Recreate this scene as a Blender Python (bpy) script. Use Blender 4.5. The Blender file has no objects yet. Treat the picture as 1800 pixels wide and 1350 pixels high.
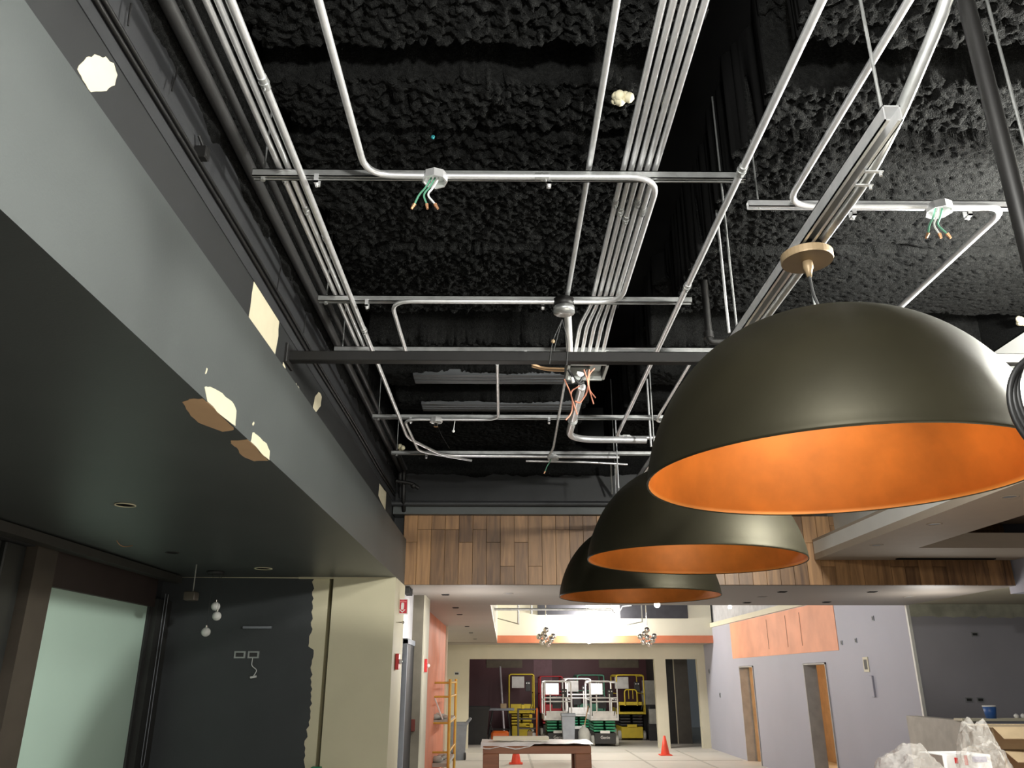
import bpy, math, random
import numpy as np
from mathutils import Vector, Matrix
random.seed(7)
S = bpy.context.scene
COL = S.collection
PI = math.pi
# ------------------------------------------------------------------ camera, world, lights, exposure
EYE = Vector((0, 0, 1.8)); FPX = 1400.0
PITCH = math.radians(20.2); YAW = math.atan(0.01005)
FW = Vector((math.sin(YAW)*math.cos(PITCH), math.cos(YAW)*math.cos(PITCH), math.sin(PITCH)))
RT = Vector((math.cos(YAW), -math.sin(YAW), 0)); UP = RT.cross(FW)
cd = bpy.data.cameras.new('camera'); cam = bpy.data.objects.new('camera', cd); COL.objects.link(cam)
cd.sensor_width = 36; cd.lens = 36*FPX/1800; cd.clip_start = 0.02; cd.clip_end = 200
cam.matrix_world = Matrix.Translation(EYE) @ Matrix((RT, UP, -FW)).transposed().to_4x4()
S.camera = cam
w = bpy.data.worlds.new('world'); S.world = w; w.use_nodes = True
w.node_tree.nodes['Background'].inputs[0].default_value = (0.85, 0.95, 1.0, 1)
w.node_tree.nodes['Background'].inputs[1].default_value = 0.05
S.view_settings.view_transform = 'Standard'; S.view_settings.look = 'None'
S.view_settings.gamma = 1; S.view_settings.use_curve_mapping = False
S.view_settings.exposure = 0.0
def lamp(kind, loc, power, col=(1, 1, 1), size=0.1, target=None, sy=None):
    d = bpy.data.lights.new('lamp', kind); d.energy = power; d.color = col
    if kind == 'AREA':
        d.size = size
        if sy: d.shape = 'RECTANGLE'; d.size_y = sy
    else: d.shadow_soft_size = size
    o = bpy.data.objects.new('lamp', d); COL.objects.link(o); o.location = loc
    if target: o.rotation_euler = (Vector(target)-Vector(loc)).to_track_quat('-Z', 'Y').to_euler()
    return o
lamp('POINT', (2.95, 2.9, 3.38), 600, (1, .99, .93), .10)  # work light over the bar, out of frame
lamp('POINT', (0.35, 0.35, 3.18), 270, (1, .99, .94), .08)           # light added above the camera to brighten the left side and conduits            
lamp('POINT', (2.35, 3.9, 3.42), 30, (.93, .97, 1), .08)           # second work light, hidden behind the near dome
lamp('AREA', (1.6, 2.2, .9), 42, (1, .93, .8), 1.6, (1.2, 3.2, 3))  # fill added below to light the dome linings, in place of bounce
lamp('AREA', (0.8, -2.6, 2.3), 40, (1, .97, .9), 3.5, (0.8, 4, 3.0)) # added fill, stands in for a lit room behind the camera
lamp('AREA', (1.5, 14, .35), 40, (1, .95, .88), 3.0, (1.5, 14.5, 3)) # fill lamp added in place of floor bounce
lamp('POINT', (2.35, 21.95, 3.1), 420, (1, .96, .88), .10)           # far work light
lamp('POINT', (2.3, 12.6, 3.2), 130, (1, .99, .97), .2)  # fill added for the lilac wall
lamp('POINT', (2.3, 17.0, 3.0), 100, (1, .98, .95), .2)  # more added fill, farther along the lilac wall
lamp('AREA', (2.0, 25.0, 2.3), 60, (1, .93, .88), 2.0, (2.0, 27, 0.6))  # added fill to brighten the back room
lamp('POINT', (6.7, 17.6, 2.3), 60, (1, .62, .3), .1)
lamp('POINT', (4.7, 8.9, 2.2), 22, (1, .96, .9), .3)
lamp('POINT', (-0.3, 8.9, 2.0), 26, (1, .97, .95), .1)
# ------------------------------------------------------------------ rays
def ray(px, py): return (FW + RT*((px-900)/FPX) + UP*(-(py-675)/FPX))
def onZ(px, py, z): d = ray(px, py); return EYE + d*((z-EYE.z)/d.z)
def onY(px, py, y): d = ray(px, py); return EYE + d*((y-EYE.y)/d.y)
def onX(px, py, x): d = ray(px, py); return EYE + d*((x-EYE.x)/d.x)
# ------------------------------------------------------------------ materials
MC = {}
def mat(name, col, rough=.6, metal=0, var=.12, scale=6, bump=0, bscale=60, emit=0, spec=.5, alpha=1, trans=0, detail=4):
    if name in MC: return MC[name]
    m = bpy.data.materials.new(name); m.use_nodes = True; nt = m.node_tree; N = nt.nodes; L = nt.links
    b = N['Principled BSDF']
    tc = N.new('ShaderNodeTexCoord')
    nz = N.new('ShaderNodeTexNoise'); nz.inputs['Scale'].default_value = scale; nz.inputs['Detail'].default_value = detail
    L.new(tc.outputs['Object'], nz.inputs['Vector'])
    cr = N.new('ShaderNodeValToRGB')
    cr.color_ramp.elements[0].position = .3; cr.color_ramp.elements[1].position = .7
    cr.color_ramp.elements[0].color = (*[c*(1-var) for c in col], 1)
    cr.color_ramp.elements[1].color = (*[min(1, c*(1+var)) for c in col], 1)
    L.new(nz.outputs[0], cr.inputs[0]); L.new(cr.outputs[0], b.inputs['Base Color'])
    b.inputs['Roughness'].default_value = rough; b.inputs['Metallic'].default_value = metal
    b.inputs['Specular IOR Level'].default_value = spec
    b.inputs['Alpha'].default_value = alpha; b.inputs['Transmission Weight'].default_value = trans
    if bump:
        n2 = N.new('ShaderNodeTexNoise'); n2.inputs['Scale'].default_value = bscale; n2.inputs['Detail'].default_value = 6
        L.new(tc.outputs['Object'], n2.inputs['Vector'])
        bp = N.new('ShaderNodeBump'); bp.inputs['Strength'].default_value = bump; bp.inputs['Distance'].default_value = .02
        L.new(n2.outputs[0], bp.inputs['Height']); L.new(bp.outputs[0], b.inputs['Normal'])
    if emit:
        b.inputs['Emission Color'].default_value = (*col, 1); b.inputs['Emission Strength'].default_value = emit
    MC[name] = m; return m
def wood_mat(name, dark, light, rough=.4, axis=2, randomize=True):
    m = bpy.data.materials.new(name); m.use_nodes = True; nt = m.node_tree; N = nt.nodes; L = nt.links
    b = N['Principled BSDF']; tc = N.new('ShaderNodeTexCoord'); oi = N.new('ShaderNodeObjectInfo')
    add = N.new('ShaderNodeVectorMath'); add.operation = 'ADD'
    mul = N.new('ShaderNodeVectorMath'); mul.operation = 'SCALE'; mul.inputs['Scale'].default_value = 40
    cx = N.new('ShaderNodeCombineXYZ'); [L.new(oi.outputs['Random'], cx.inputs[i]) for i in range(3)]
    L.new(cx.outputs[0], mul.inputs[0]); L.new(tc.outputs['Object'], add.inputs[0]); L.new(mul.outputs[0], add.inputs[1])
    mp = N.new('ShaderNodeMapping'); sc = [14, 14, 14]; sc[axis] = 1.3; mp.inputs['Scale'].default_value = sc
    L.new(add.outputs[0], mp.inputs[0])
    nz = N.new('ShaderNodeTexNoise'); nz.inputs['Scale'].default_value = 1.2; nz.inputs['Detail'].default_value = 7; nz.inputs['Distortion'].default_value = 1.2
    L.new(mp.outputs[0], nz.inputs['Vector'])
    m1 = N.new('ShaderNodeMath'); m1.operation = 'MULTIPLY_ADD'; m1.inputs[1].default_value = .55; 
    L.new(oi.outputs['Random'], m1.inputs[0])
    m2 = N.new('ShaderNodeMath'); m2.operation = 'MULTIPLY_ADD'; m2.inputs[1].default_value = 1.3; m2.inputs[2].default_value = -.42
    L.new(nz.outputs[0], m2.inputs[0]); L.new(m2.outputs[0], m1.inputs[2])
    cr = N.new('ShaderNodeValToRGB'); cr.color_ramp.elements[0].color = (*dark, 1); cr.color_ramp.elements[1].color = (*light, 1)
    e = cr.color_ramp.elements.new(.5); e.color = (*[(a*.55+c*.45) for a, c in zip(dark, light)], 1)
    L.new(m1.outputs[0], cr.inputs[0]); L.new(cr.outputs[0], b.inputs['Base Color'])
    b.inputs['Roughness'].default_value = rough
    MC[name] = m; return m
paint_black = mat('charcoal paint', (.072, .080, .078), .42, var=.10, scale=1.5, bump=.03, bscale=120)
paint_dark = mat('dark wall paint', (.040, .043, .046), .5, var=.1, scale=2)
paint_upper = mat('upper wall paint', (.016, .017, .0175), .55, var=.15, scale=3)
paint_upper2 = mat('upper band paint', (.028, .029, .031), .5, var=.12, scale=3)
spray = mat('sprayed fireproofing', (.0115, .0118, .0114), .95, var=.45, scale=60, bump=1.0, bscale=170, spec=.1)
voidm = mat('flat black', (.006, .006, .006), .95, spec=.1)
cream = mat('cream primer', (.74, .68, .48), .7, var=.03, scale=3)
cream_bare = mat('bare cream patch', (.62, .56, .40), .8, var=.04, scale=9)
cream2 = mat('cream wall', (.66, .62, .48), .7, var=.04, scale=2)
galv = mat('galvanised steel', (.95, .96, .97), .34, .70, var=.10, scale=25)
galv_d = mat('dull galvanised steel', (.60, .61, .60), .36, .8, var=.15, scale=20)
blackpipe = mat('black painted steel', (.009, .0085, .008), .5, .2, var=.2, scale=10)
bronze = mat('dark bronze shade', (.034, .030, .016), .53, .6, var=.15, scale=3, bump=.05, bscale=8)
orange = mat('copper leaf lining', (.70, .235, .035), .5, .2, var=.34, scale=3, detail=10, bump=.04, bscale=10)
brass = mat('brass canopy', (.36, .26, .15), .5, .25, var=.08)
purple = mat('lilac primer', (.40, .40, .47), .65, var=.05, scale=.6)
greyw = mat('grey wall paint', (.40, .39, .43), .6, var=.08, scale=1)
soffitm = mat('soffit gypsum', (.36, .32, .28), .5, var=.04, scale=1)
floorm = mat('floor paper', (.62, .59, .53), .55, var=.07, scale=.8, bump=.05, bscale=4)
white = mat('white gypsum', (.86, .86, .82), .7, var=.02)
terracotta = mat('terracotta paint', (.62, .20, .10), .65, var=.12, scale=2, detail=8)
terra_light = mat('bright orange primer', (.78, .34, .20), .65, var=.13, scale=1.6, detail=9)
mint = mat('mint back painted glass', (.64, .85, .73), .18, var=.02, scale=1)
brownframe = mat('brown frame', (.075, .062, .048), .5, var=.1)
maroon = mat('maroon paint', (.13, .052, .062), .5, var=.35, scale=.5, detail=3)
planks = wood_mat('walnut planks', (.085, .040, .016), (.46, .25, .105), .40)
panelw = wood_mat('warm panels', (.30, .16, .06), (.62, .38, .17), .45, axis=0)
tablew = wood_mat('cherry timber', (.16, .055, .025), (.30, .12, .055), .5, axis=0)
copperw = mat('pink wire jacket', (.80, .33, .22), .5)
greenw = mat('green wire jacket', (.12, .34, .22), .5)
copper = mat('bare copper', (.75, .40, .22), .35, .7)
globe = mat('opal glass', (.80, .80, .76), .25)
chrome = mat('chrome', (.75, .72, .66), .12, 1)
redp = mat('red plastic', (.62, .03, .03), .4)
whitep = mat('white plastic', (.82, .82, .80), .4)
yellowp = mat('yellow enamel', (.62, .47, .03), .45, var=.1)
greenp = mat('green enamel', (.03, .30, .15), .45, var=.1)
greend = mat('faded green enamel', (.12, .36, .25), .5, var=.15)
redd = mat('red enamel', (.50, .03, .04), .45)
darkp = mat('dark plastic', (.035, .035, .035), .6)
greyp = mat('grey plastic', (.26, .28, .31), .6)
rubber = mat('grey rubber', (.42, .42, .38), .8)
cardboard = mat('cardboard', (.40, .30, .18), .8, var=.12, scale=8)
bluep = mat('blue plastic', (.03, .11, .35), .4)
coneo = mat('cone orange', (.80, .07, .03), .5)
yscaf = mat('scaffold yellow', (.62, .36, .05), .5)
film = mat('clear film', (.75, .73, .68), .10, bump=1.0, bscale=30, alpha=.30)
drywallm = mat('mottled skim coat', (.50, .50, .40), .8, var=.25, scale=5)
# ------------------------------------------------------------------ mesh builder
ORG = {}
class MB:
    def __init__(s): s.v = []; s.f = []; s.sm = []
    def add(s, vs, fs, smooth=False):
        o = len(s.v); s.v += [tuple(v) for v in vs]; s.f += [tuple(i+o for i in f) for f in fs]; s.sm += [smooth]*len(fs); return s
    def box(s, a, b, M=None):
        (x0, y0, z0), (x1, y1, z1) = a, b
        vs = [Vector(p) for p in ((x0,y0,z0),(x1,y0,z0),(x1,y1,z0),(x0,y1,z0),(x0,y0,z1),(x1,y0,z1),(x1,y1,z1),(x0,y1,z1))]
        if M: vs = [M @ v for v in vs]
        return s.add(vs, [(0,3,2,1),(4,5,6,7),(0,1,5,4),(1,2,6,5),(2,3,7,6),(3,0,4,7)])
    def bev(s, a, b, r):   # box with chamfered vertical and horizontal edges
        (x0,y0,z0),(x1,y1,z1) = a, b; vs = []; 
        for z, i in ((z0, r), (z0+r, 0), (z1-r, 0), (z1, r)):
            ring = [(x0+r+i,y0+i),(x1-r-i,y0+i),(x1-i,y0+r+i),(x1-i,y1-r-i),(x1-r-i,y1-i),(x0+r+i,y1-i),(x0+i,y1-r-i),(x0+i,y0+r+i)]
            vs += [(x, y, z) for x, y in ring]
        fs = [tuple(range(7, -1, -1)), tuple(range(24, 32))]
        for k in range(3):
            for j in range(8): fs.append((k*8+j, k*8+(j+1) % 8, k*8+8+(j+1) % 8, k*8+8+j))
        return s.add(vs, fs)
    def tube(s, pts, r, seg=10, fil=0, cap=True):
        P = [Vector(p) for p in pts]
        if fil and len(P) > 2:
            Q = [P[0]]
            for i in range(1, len(P)-1):
                a, b, c = P[i-1], P[i], P[i+1]
                d = min(fil, (a-b).length*.49, (c-b).length*.49)
                p0 = b+(a-b).normalized()*d; p2 = b+(c-b).normalized()*d
                for k in range(8):
                    t = k/7; Q.append(p0*(1-t)**2 + b*2*t*(1-t) + p2*t*t)
            Q.append(P[-1]); P = Q
        rings = []; t0 = (P[1]-P[0]).normalized(); n = t0.orthogonal().normalized()
        for i, p in enumerate(P):
            t = ((P[min(i+1, len(P)-1)]-P[max(i-1, 0)])).normalized()
            n = (n - t*n.dot(t)).normalized(); bb = t.cross(n)
            rr = r[i] if isinstance(r, (list, tuple)) else r
            rings.append([p + (n*math.cos(2*PI*k/seg)+bb*math.sin(2*PI*k/seg))*rr for k in range(seg)])
        vs = [v for R in rings for v in R]; fs = []
        for i in range(len(P)-1):
            for k in range(seg): fs.append((i*seg+k, i*seg+(k+1) % seg, (i+1)*seg+(k+1) % seg, (i+1)*seg+k))
        s.add(vs, fs, True)
        if cap: s.add(rings[0], [tuple(range(seg-1, -1, -1))]); s.add(rings[-1], [tuple(range(seg))])
        return s
    def lathe(s, prof, c=(0,0,0), seg=32, smooth=True, M=None):
        c = Vector(c); vs = []; 
        for (r, z) in prof:
            for k in range(seg):
                v = Vector((r*math.cos(2*PI*k/seg), r*math.sin(2*PI*k/seg), z))
                vs.append((M @ v if M else v)+c)
        fs = []
        for i in range(len(prof)-1):
            for k in range(seg): fs.append((i*seg+k, i*seg+(k+1) % seg, (i+1)*seg+(k+1) % seg, (i+1)*seg+k))
        return s.add(vs, fs, smooth)
    def ball(s, c, r, seg=14, rings=8, sq=1):
        return s.lathe([(max(1e-4, r*math.sin(PI*i/rings)), -r*sq*math.cos(PI*i/rings)) for i in range(rings+1)], c, seg)
    def prism(s, poly, n):   # poly: list of world points, extruded by vector n
        n = Vector(n); P = [Vector(p) for p in poly]; k = len(P)
        return s.add(P+[p+n for p in P], [tuple(range(k-1, -1, -1)), tuple(range(k, 2*k))]+[(i, (i+1) % k, (i+1) % k+k, i+k) for i in range(k)])
    def build(s, name, m, parent=None, kind=None, label=None, cat=None, group=None):
        me = bpy.data.meshes.new(name)
        if parent is None:
            V = np.array(s.v); o = Vector(((V[:,0].min()+V[:,0].max())/2, (V[:,1].min()+V[:,1].max())/2, V[:,2].min()))
        else: o = ORG[parent.name_full]
        me.from_pydata([Vector(v)-o for v in s.v], [], s.f)
        me.polygons.foreach_set('use_smooth', s.sm); me.materials.append(m); me.update()
        ob = bpy.data.objects.new(name, me); COL.objects.link(ob); ORG[ob.name_full] = o
        if parent is None: ob.location = o
        else: ob.parent = parent
        tag(ob, label, cat, group, kind); return ob
def tag(o, label=None, cat=None, group=None, kind=None):
    for k, v in (('label', label), ('category', cat), ('group', group), ('kind', kind)):
        if v: o[k] = v
    return o
def thing(name, loc, label, cat, group=None, local=False):
    o = bpy.data.objects.new(name, None); COL.objects.link(o); o.location = loc; o.empty_display_size = .1
    ORG[o.name_full] = Vector((0,0,0)) if local else Vector(loc); return tag(o, label, cat, group)
def dup(root, loc=None, rz=None, label=None, group=None):
    r = root.copy(); COL.objects.link(r)
    if loc is not None: r.location = loc
    if rz is not None: r.rotation_euler = (0,0,rz)
    if label: r['label'] = label
    if group: r['group'] = group
    for ch in root.children:
        c = ch.copy(); COL.objects.link(c); c.parent = r
        for g in ch.children: d = g.copy(); COL.objects.link(d); d.parent = c
    return r
def text_mesh(fo):
    me = bpy.data.meshes.new_from_object(fo.evaluated_get(bpy.context.evaluated_depsgraph_get())); o = bpy.data.objects.new('lettering', me); COL.objects.link(o)
    o.parent = fo.parent; o.location = fo.location; o.rotation_euler = fo.rotation_euler; bpy.data.objects.remove(fo)
def struct(name, a, b, m, label=None): return MB().box(a, b).build(name, m, kind='structure', label=label)
# ------------------------------------------------------------------ numpy noise
RNG = np.random.RandomState(3); TAB = RNG.rand(256, 256)
def vn(x, y):
    xi = np.floor(x).astype(int); yi = np.floor(y).astype(int); fx = x-xi; fy = y-yi
    fx = fx*fx*(3-2*fx); fy = fy*fy*(3-2*fy); g = lambda a, b: TAB[a & 255, b & 255]
    return (g(xi, yi)*(1-fx)+g(xi+1, yi)*fx)*(1-fy)+(g(xi, yi+1)*(1-fx)+g(xi+1, yi+1)*fx)*fy
def fbm(x, y, o=4):
    s = 0; a = .5
    for i in range(o): s = s+a*vn(x+17.3*i, y+9.1*i); x = x*2.07; y = y*2.07; a *= .5
    return s
# ------------------------------------------------------------------ the setting
fl = struct('floor', (-5, -3, -.1), (12, 12, 0), mat('bare slab', (.20,.19,.17), .6, var=.2, scale=1))
fl = struct('floor', (-5, 12, -.1), (12, 33, 0), floorm)
for x in (.6, 1.9, 3.2, 4.5):
    MB().box((x, 12, 0.0), (x+.05, 23, .004)).build('floor_tape', mat('pale tape', (.45,.43,.38), .6), fl)
for y in (13.2, 15.4, 17.7, 20.1, 22.3):
    MB().box((-.9, y, 0.0), (5.5, y+.05, .004)).build('floor_tape', MC['pale tape'], fl)
# deck: lumpy sprayed ceiling with flutes running across
GRO = [(.75, .95), (1.25, 1.36), (1.8, 1.95), (2.39, 2.58), (2.86, 2.93), (3.86, 3.93), (4.74, 5.26), (5.52, 5.84), (6.12, 6.50), (6.80, 6.95)]
def deck(x0, x1, y0, y1, dx, name, rag0, rag1, zb=4.05):
    nx = int((x1-x0)/dx)+1; ny = int((y1-y0)/dx)+1
    X, Y = np.meshgrid(np.linspace(x0, x1, nx), np.linspace(y0, y1, ny))
    Yw = Y + (fbm(X*5, Y*5, 3)-.5)*.10
    g = np.zeros_like(X)
    for a, b in GRO: g = np.maximum(g, np.clip((Yw-a)/.025, 0, 1)*np.clip((b-Yw)/.025, 0, 1)*.34)
    flat = np.clip((X-1.35)/.25, 0, 1)*np.clip((Y-2.9)/.2, 0, 1)*.75
    lum = fbm(X*42, Y*42, 4); pit = np.clip(.38-fbm(X*44+50, Y*56, 3), 0, 1)*.24
    smooth_far = np.clip((Y-5.2)/.8, 0, 1)*.65
    Z = zb + g + (lum-.5)*-.062*(1-smooth_far)*(1-flat) + pit*(1-smooth_far)*(1-flat*.8)
    Z += (fbm(X*2.2+9, Y*2.2, 2)-.5)*.06
    e = np.minimum(X-x0, x1-X); 
    Xr = X.copy()
    if rag0: Xr = Xr + np.where(X-x0 < .12, (fbm(Y*9, X*0+3, 4)-.55)*.16*(1-(X-x0)/.12), 0)
    if rag1: Xr = Xr - np.where(x1-X < .12, (fbm(Y*9, X*0+7, 4)-.55)*.16*(1-(x1-X)/.12), 0)
    V = np.stack([Xr, Y, Z], -1).reshape(-1, 3)
    idx = np.arange(nx*ny).reshape(ny, nx)
    F = np.stack([idx[:-1, :-1], idx[1:, :-1], idx[1:, 1:], idx[:-1, 1:]], -1).reshape(-1, 4)
    # skirts rising into the gaps beside the deck, their black paints in shade
    sk = []; V2 = V[idx[:, 0]].copy(); V2[:, 2] = 4.6; V3 = V[idx[:, -1]].copy(); V3[:, 2] = 4.6
    n = len(V); V = np.vstack([V, V2, V3])
    a = np.arange(ny-1)
    F = np.vstack([F, np.stack([idx[:-1, 0], n+a, n+a+1, idx[1:, 0]], -1), np.stack([idx[1:, -1], n+ny+a+1, n+ny+a, idx[:-1, -1]], -1)])
    me = bpy.data.meshes.new(name); me.vertices.add(len(V)); me.vertices.foreach_set('co', V.ravel())
    me.loops.add(F.size); me.polygons.add(len(F)); me.loops.foreach_set('vertex_index', F.ravel())
    me.polygons.foreach_set('loop_start', np.arange(len(F))*4); me.update(calc_edges=True)
    me.materials.append(spray); me.materials.append(voidm)
    me.polygons.foreach_set('material_index', np.r_[np.zeros(len(F)-2*(ny-1), int), np.ones(2*(ny-1), int)]); o = bpy.data.objects.new(name, me); COL.objects.link(o); o['kind'] = 'structure'; ORG[o.name_full] = Vector((0,0,0))
    return o
dk = deck(-.93, .68, .7, 8.36, .0092, 'ceiling', True, True)
dk2 = deck(1.10, 3.5, .7, 8.36, .0100, 'ceiling', True, False)
struct('ceiling', (-4, -3, 4.6), (12, 8.5, 4.7), voidm)
# bare steel deck ribs showing beyond the spray
for a, b, z in ((5.86, 6.06, 4.03), (6.54, 6.74, 4.02)):
    MB().box((-.72, a, z), (.62, b, z+.05)).box((-.72, a+.06, z-.006), (.62, a+.08, z)).box((-.72, b-.08, z-.006), (.62, b-.06, z)).build('deck_rib', mat('painted steel deck', (.085,.09,.095), .45, var=.1), dk)
# left: bulkhead, wall above it
bulk = struct('wall_left', (-3.5, -1.5, 2.67), (-1.0, 8.22, 3.12), paint_black)
upper = struct('wall_left', (-1.35, -1.5, 3.12), (-1.15, 8.4, 4.6), paint_upper)
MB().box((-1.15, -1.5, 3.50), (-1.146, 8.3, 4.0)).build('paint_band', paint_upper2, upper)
def sprayskirt(x, z0, y0, y1, parent, name):   # ragged overspray down the top of the wall
    n = 500; ys = np.linspace(y0, y1, n); zz = z0 + (fbm(ys*7, ys*0+2, 5)-.5)*.13; b = MB(); vs = []
    for y, z in zip(ys, zz): vs += [(x+.004, y, z), (x+.03, y, z+.05), (x+.045+.03*random.random(), y, z+.12), (x+.05, y, 4.6)]
    fs = []
    for i in range(n-1):
        for k in range(3): fs.append((i*4+k, i*4+k+1, i*4+k+5, i*4+k+4))
    b.add(vs, fs); return b.build(name, spray, parent)
sprayskirt(-1.15, 3.79, .2, 8.34, upper, 'overspray')
back = MB().box((-1.35, 8.36, 3.0), (5.3, 8.5, 4.6)).build('wall_back', mat('satin black wall', (.016,.017,.018), .5, var=.15, scale=1.2), kind='structure')
n = 300; xs = np.linspace(-1.1, 3.4, n); zz = 3.83+(fbm(xs*9, xs*0+5, 4)-.5)*.08; bb = MB(); vs = []; fs = []
for x, z in zip(xs, zz): vs += [(x, 8.355, z), (x, 8.33, z+.04), (x, 8.30, z+.10), (x, 8.29, 4.2)]
for i in range(n-1):
    for k in range(3): fs.append((i*4+k, i*4+4+k, i*4+k+5, i*4+k+1))
bb.add(vs, fs).build('overspray', spray, back)
MB().tube([(-1.15, 8.10, 3.47), (3.2, 8.10, 3.47)], .028, 12).build('trim_1', paint_upper2, kind='structure')
struct('trim_2', (-1.14, 8.14, 3.37), (3.2, 8.36, 3.46), paint_black)
# walnut bulkhead, every plank its own piece
wb = struct('wall_back', (-1.03, 8.236, 2.671), (5.18, 8.36, 3.37), mat('plank backing', (.03,.015,.008), .8))
x = -1.03; i = 0
while x < 5.16:
    wd = min(.142, 5.18-x); cuts = [2.671]; z = 2.675+random.choice((.18, .3, .42, .55, .25))
    while z < 3.3: cuts.append(z); z += random.uniform(.28, .6)
    cuts.append(3.37)
    for a, b in zip(cuts, cuts[1:]):
        if b-a < .04: continue
        px0 = Vector((x+wd/2, 8.22, a)); p = MB().bev((x+.0012, 8.214+random.uniform(0, .003), a+.001), (x+wd-.0012, 8.237, b-.001), .0015)
        p.build('plank', planks, wb)
    x += wd; i += 1
# soffit beyond the planks
sof = struct('ceiling', (-1.03, 8.245, 2.67), (5.2, 10.6, 2.73), soffitm)
sofl = struct('ceiling', (-1.9, 10.6, 2.67), (-.17, 22.3, 2.73), soffitm)
soff = struct('ceiling', (-1.9, 22.3, 2.65), (5.6, 23.45, 2.72), soffitm)
struct('ceiling', (5.2, 8.3, 2.75), (10, 11.5, 2.82), cream2)
struct('ceiling', (-.3, 8.5, 4.2), (5.8, 22.5, 4.3), mat('dark coffer deck', (.10,.10,.11), .9))
struct('wall_left', (-.2, 10.6, 2.73), (-.17, 22.3, 4.2), cream2)
cf = struct('wall_back', (-.17, 22.3, 2.84), (5.6, 22.4, 4.2), mat('skimmed white wall', (.74,.72,.60), .75, var=.07, scale=.9))
struct('trim_3', (-.17, 22.27, 2.65), (5.6, 22.32, 2.84), terracotta)
for (x0, x1, y0, y1) in ((945, 1030, 1060, 1081), (1090, 1207, 1060, 1087)):
    a = onY(x0, y1, 22.28); b = onY(x1, y0, 22.28)
    MB().box((a.x, 22.22, a.z), (b.x, 22.31, b.z+.6)).build('duct_opening', mat('dark opening', (.05,.05,.06), .9), cf)
struct('wall_right', (5.2, 10.6, 2.73), (5.23, 10.7, 4.2), cream2)
struct('wall_back', (-.17, 10.58, 2.73), (5.2, 10.6, 4.2), cream2)
# left: glazed wall, dark wall, column
wl = struct('wall_left', (-3.3, 3.0, 0), (-3.16, 7.8, 2.67), paint_dark)
struct('trim_4', (-3.16, 5.53, 2.38), (-3.08, 7.30, 2.67), mat('brown header', (.05,.034,.03), .55))
struct('trim_5', (-3.16, 5.28, 0), (-3.04, 5.53, 2.67), brownframe)
struct('trim_6', (-3.16, 7.30, 0), (-3.05, 7.60, 2.45), mat('black jamb', (.03,.03,.028), .5))
MB().box((-3.02, 2.2, 2.60), (-2.93, 7.45, 2.66)).build('trim_7', mat('valance', (.05,.048,.042), .45), kind='structure')
wn = thing('window_1', (-3.12, 5.53, 0), None, None); wn['kind'] = 'structure'
MB().box((-3.14, 5.53, 0.02), (-3.12, 7.27, 2.38)).build('pane', mint, wn)
MB().box((-3.14, 7.25, 0.0), (-3.10, 7.30, 2.40)).build('window_frame', darkp, wn)
dr = thing('door_1', (-3.1, 3.5, 0), None, None); dr['kind'] = 'structure'
for k in range(9):
    y = 3.1+k*.242; MB().bev((-3.16, y, 0), (-3.10-.02*(k % 2), y+.225, 2.60), .008).build('panel', mat('black folding panel', (.028,.03,.028), .35), dr)
struct('trim_8', (-3.16, 3.0, 2.60), (-3.06, 5.28, 2.67), darkp)
wbk = MB().box((-3.3, 7.6, 0), (-1.62, 7.8, 2.67)).build('wall_back', cream, kind='structure')
# dark paint coat with a ragged edge
pts = [(-3.28, 2.669)]; zz = 2.66
e = []
while zz > 0: e.append((-1.76+.010*math.sin(zz*9)+random.uniform(-.012, .012) + (.05 if 0 < zz < 2.05 else 0), zz)); zz -= .03
prof = [(-3.28, 0)] + [(-3.28, 2.669)] + e
MB().prism([(x, 7.597, z) for x, z in prof], (0, .004, 0)).build('paint_coat', mat('dark slate paint', (.050,.055,.058), .45, var=.08, scale=3), wbk)
colm = struct('wall_back', (-1.575, 7.56, 0), (-1.0, 8.3, 2.668), cream)
struct('wall_back', (-1.64, 7.7, 0), (-1.56, 7.8, 2.668), mat('olive reveal', (.20,.18,.11), .8))
MB().box((-1.90, 7.555, 2.655), (-1.0, 7.60, 2.669)).build('trim_9', cream, kind='structure')
# bare patches on the bulkhead and the wall above it
def z8(l): return [(200+a*.2222, 500+b*.2222) for a, b in l]
def patch(parent, pts, plane, val, name='bare_patch', m=cream_bare):
    f = {'X': onX, 'Z': onZ, 'Y': onY}[plane]
    P = [f(px, py, val) for px, py in pts]; Q = []
    for i, p in enumerate(P):
        q = P[(i+1) % len(P)]; L = (q-p).length
        for t in (0, .33, .66):
            j = Vector((random.uniform(-1,1), random.uniform(-1,1), random.uniform(-1,1)))*min(.004, L*.08)
            if plane == 'X': j.x = 0
            if plane == 'Z': j.z = 0
            if plane == 'Y': j.y = 0
            Q.append(p.lerp(q, t)+j)
    n = {'X': (-.0015, 0, 0), 'Z': (0, 0, .0015), 'Y': (0, .0015, 0)}[plane]
    n2 = {'X': .001, 'Z': -.001, 'Y': -.001}[plane]; off = Vector([n2 if plane == c else 0 for c in 'XYZ'])
    MB().prism([q+off for q in Q], n).build(name, m, parent)
patch(upper, [(136,122),(147,103),(160,97),(180,99),(199,110),(206,132),(200,150),(186,160),(160,162),(146,142)], 'X', -1.15)
patch(upper, z8([(1110,-30),(1308,265),(1300,400),(1272,575),(1062,280)]), 'X', -1.15)
patch(upper, z8([(1620,845),(1645,885),(1635,960),(1590,1022),(1572,1000),(1590,890)]), 'X', -1.15)
patch(upper, z8([(1340,620),(1358,655),(1355,690),(1328,655)]), 'X', -1.15)
patch(upper, z8([(1442,785),(1466,815),(1466,840),(1435,810)]), 'X', -1.15)
patch(upper, [(667,850),(679,866),(677,897),(665,872)], 'X', -1.15)
patch(bulk, z8([(715,815),(760,800),(860,860),(935,930),(968,1000),(962,1128),(850,1035),(742,925)]), 'X', -1.0)
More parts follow.
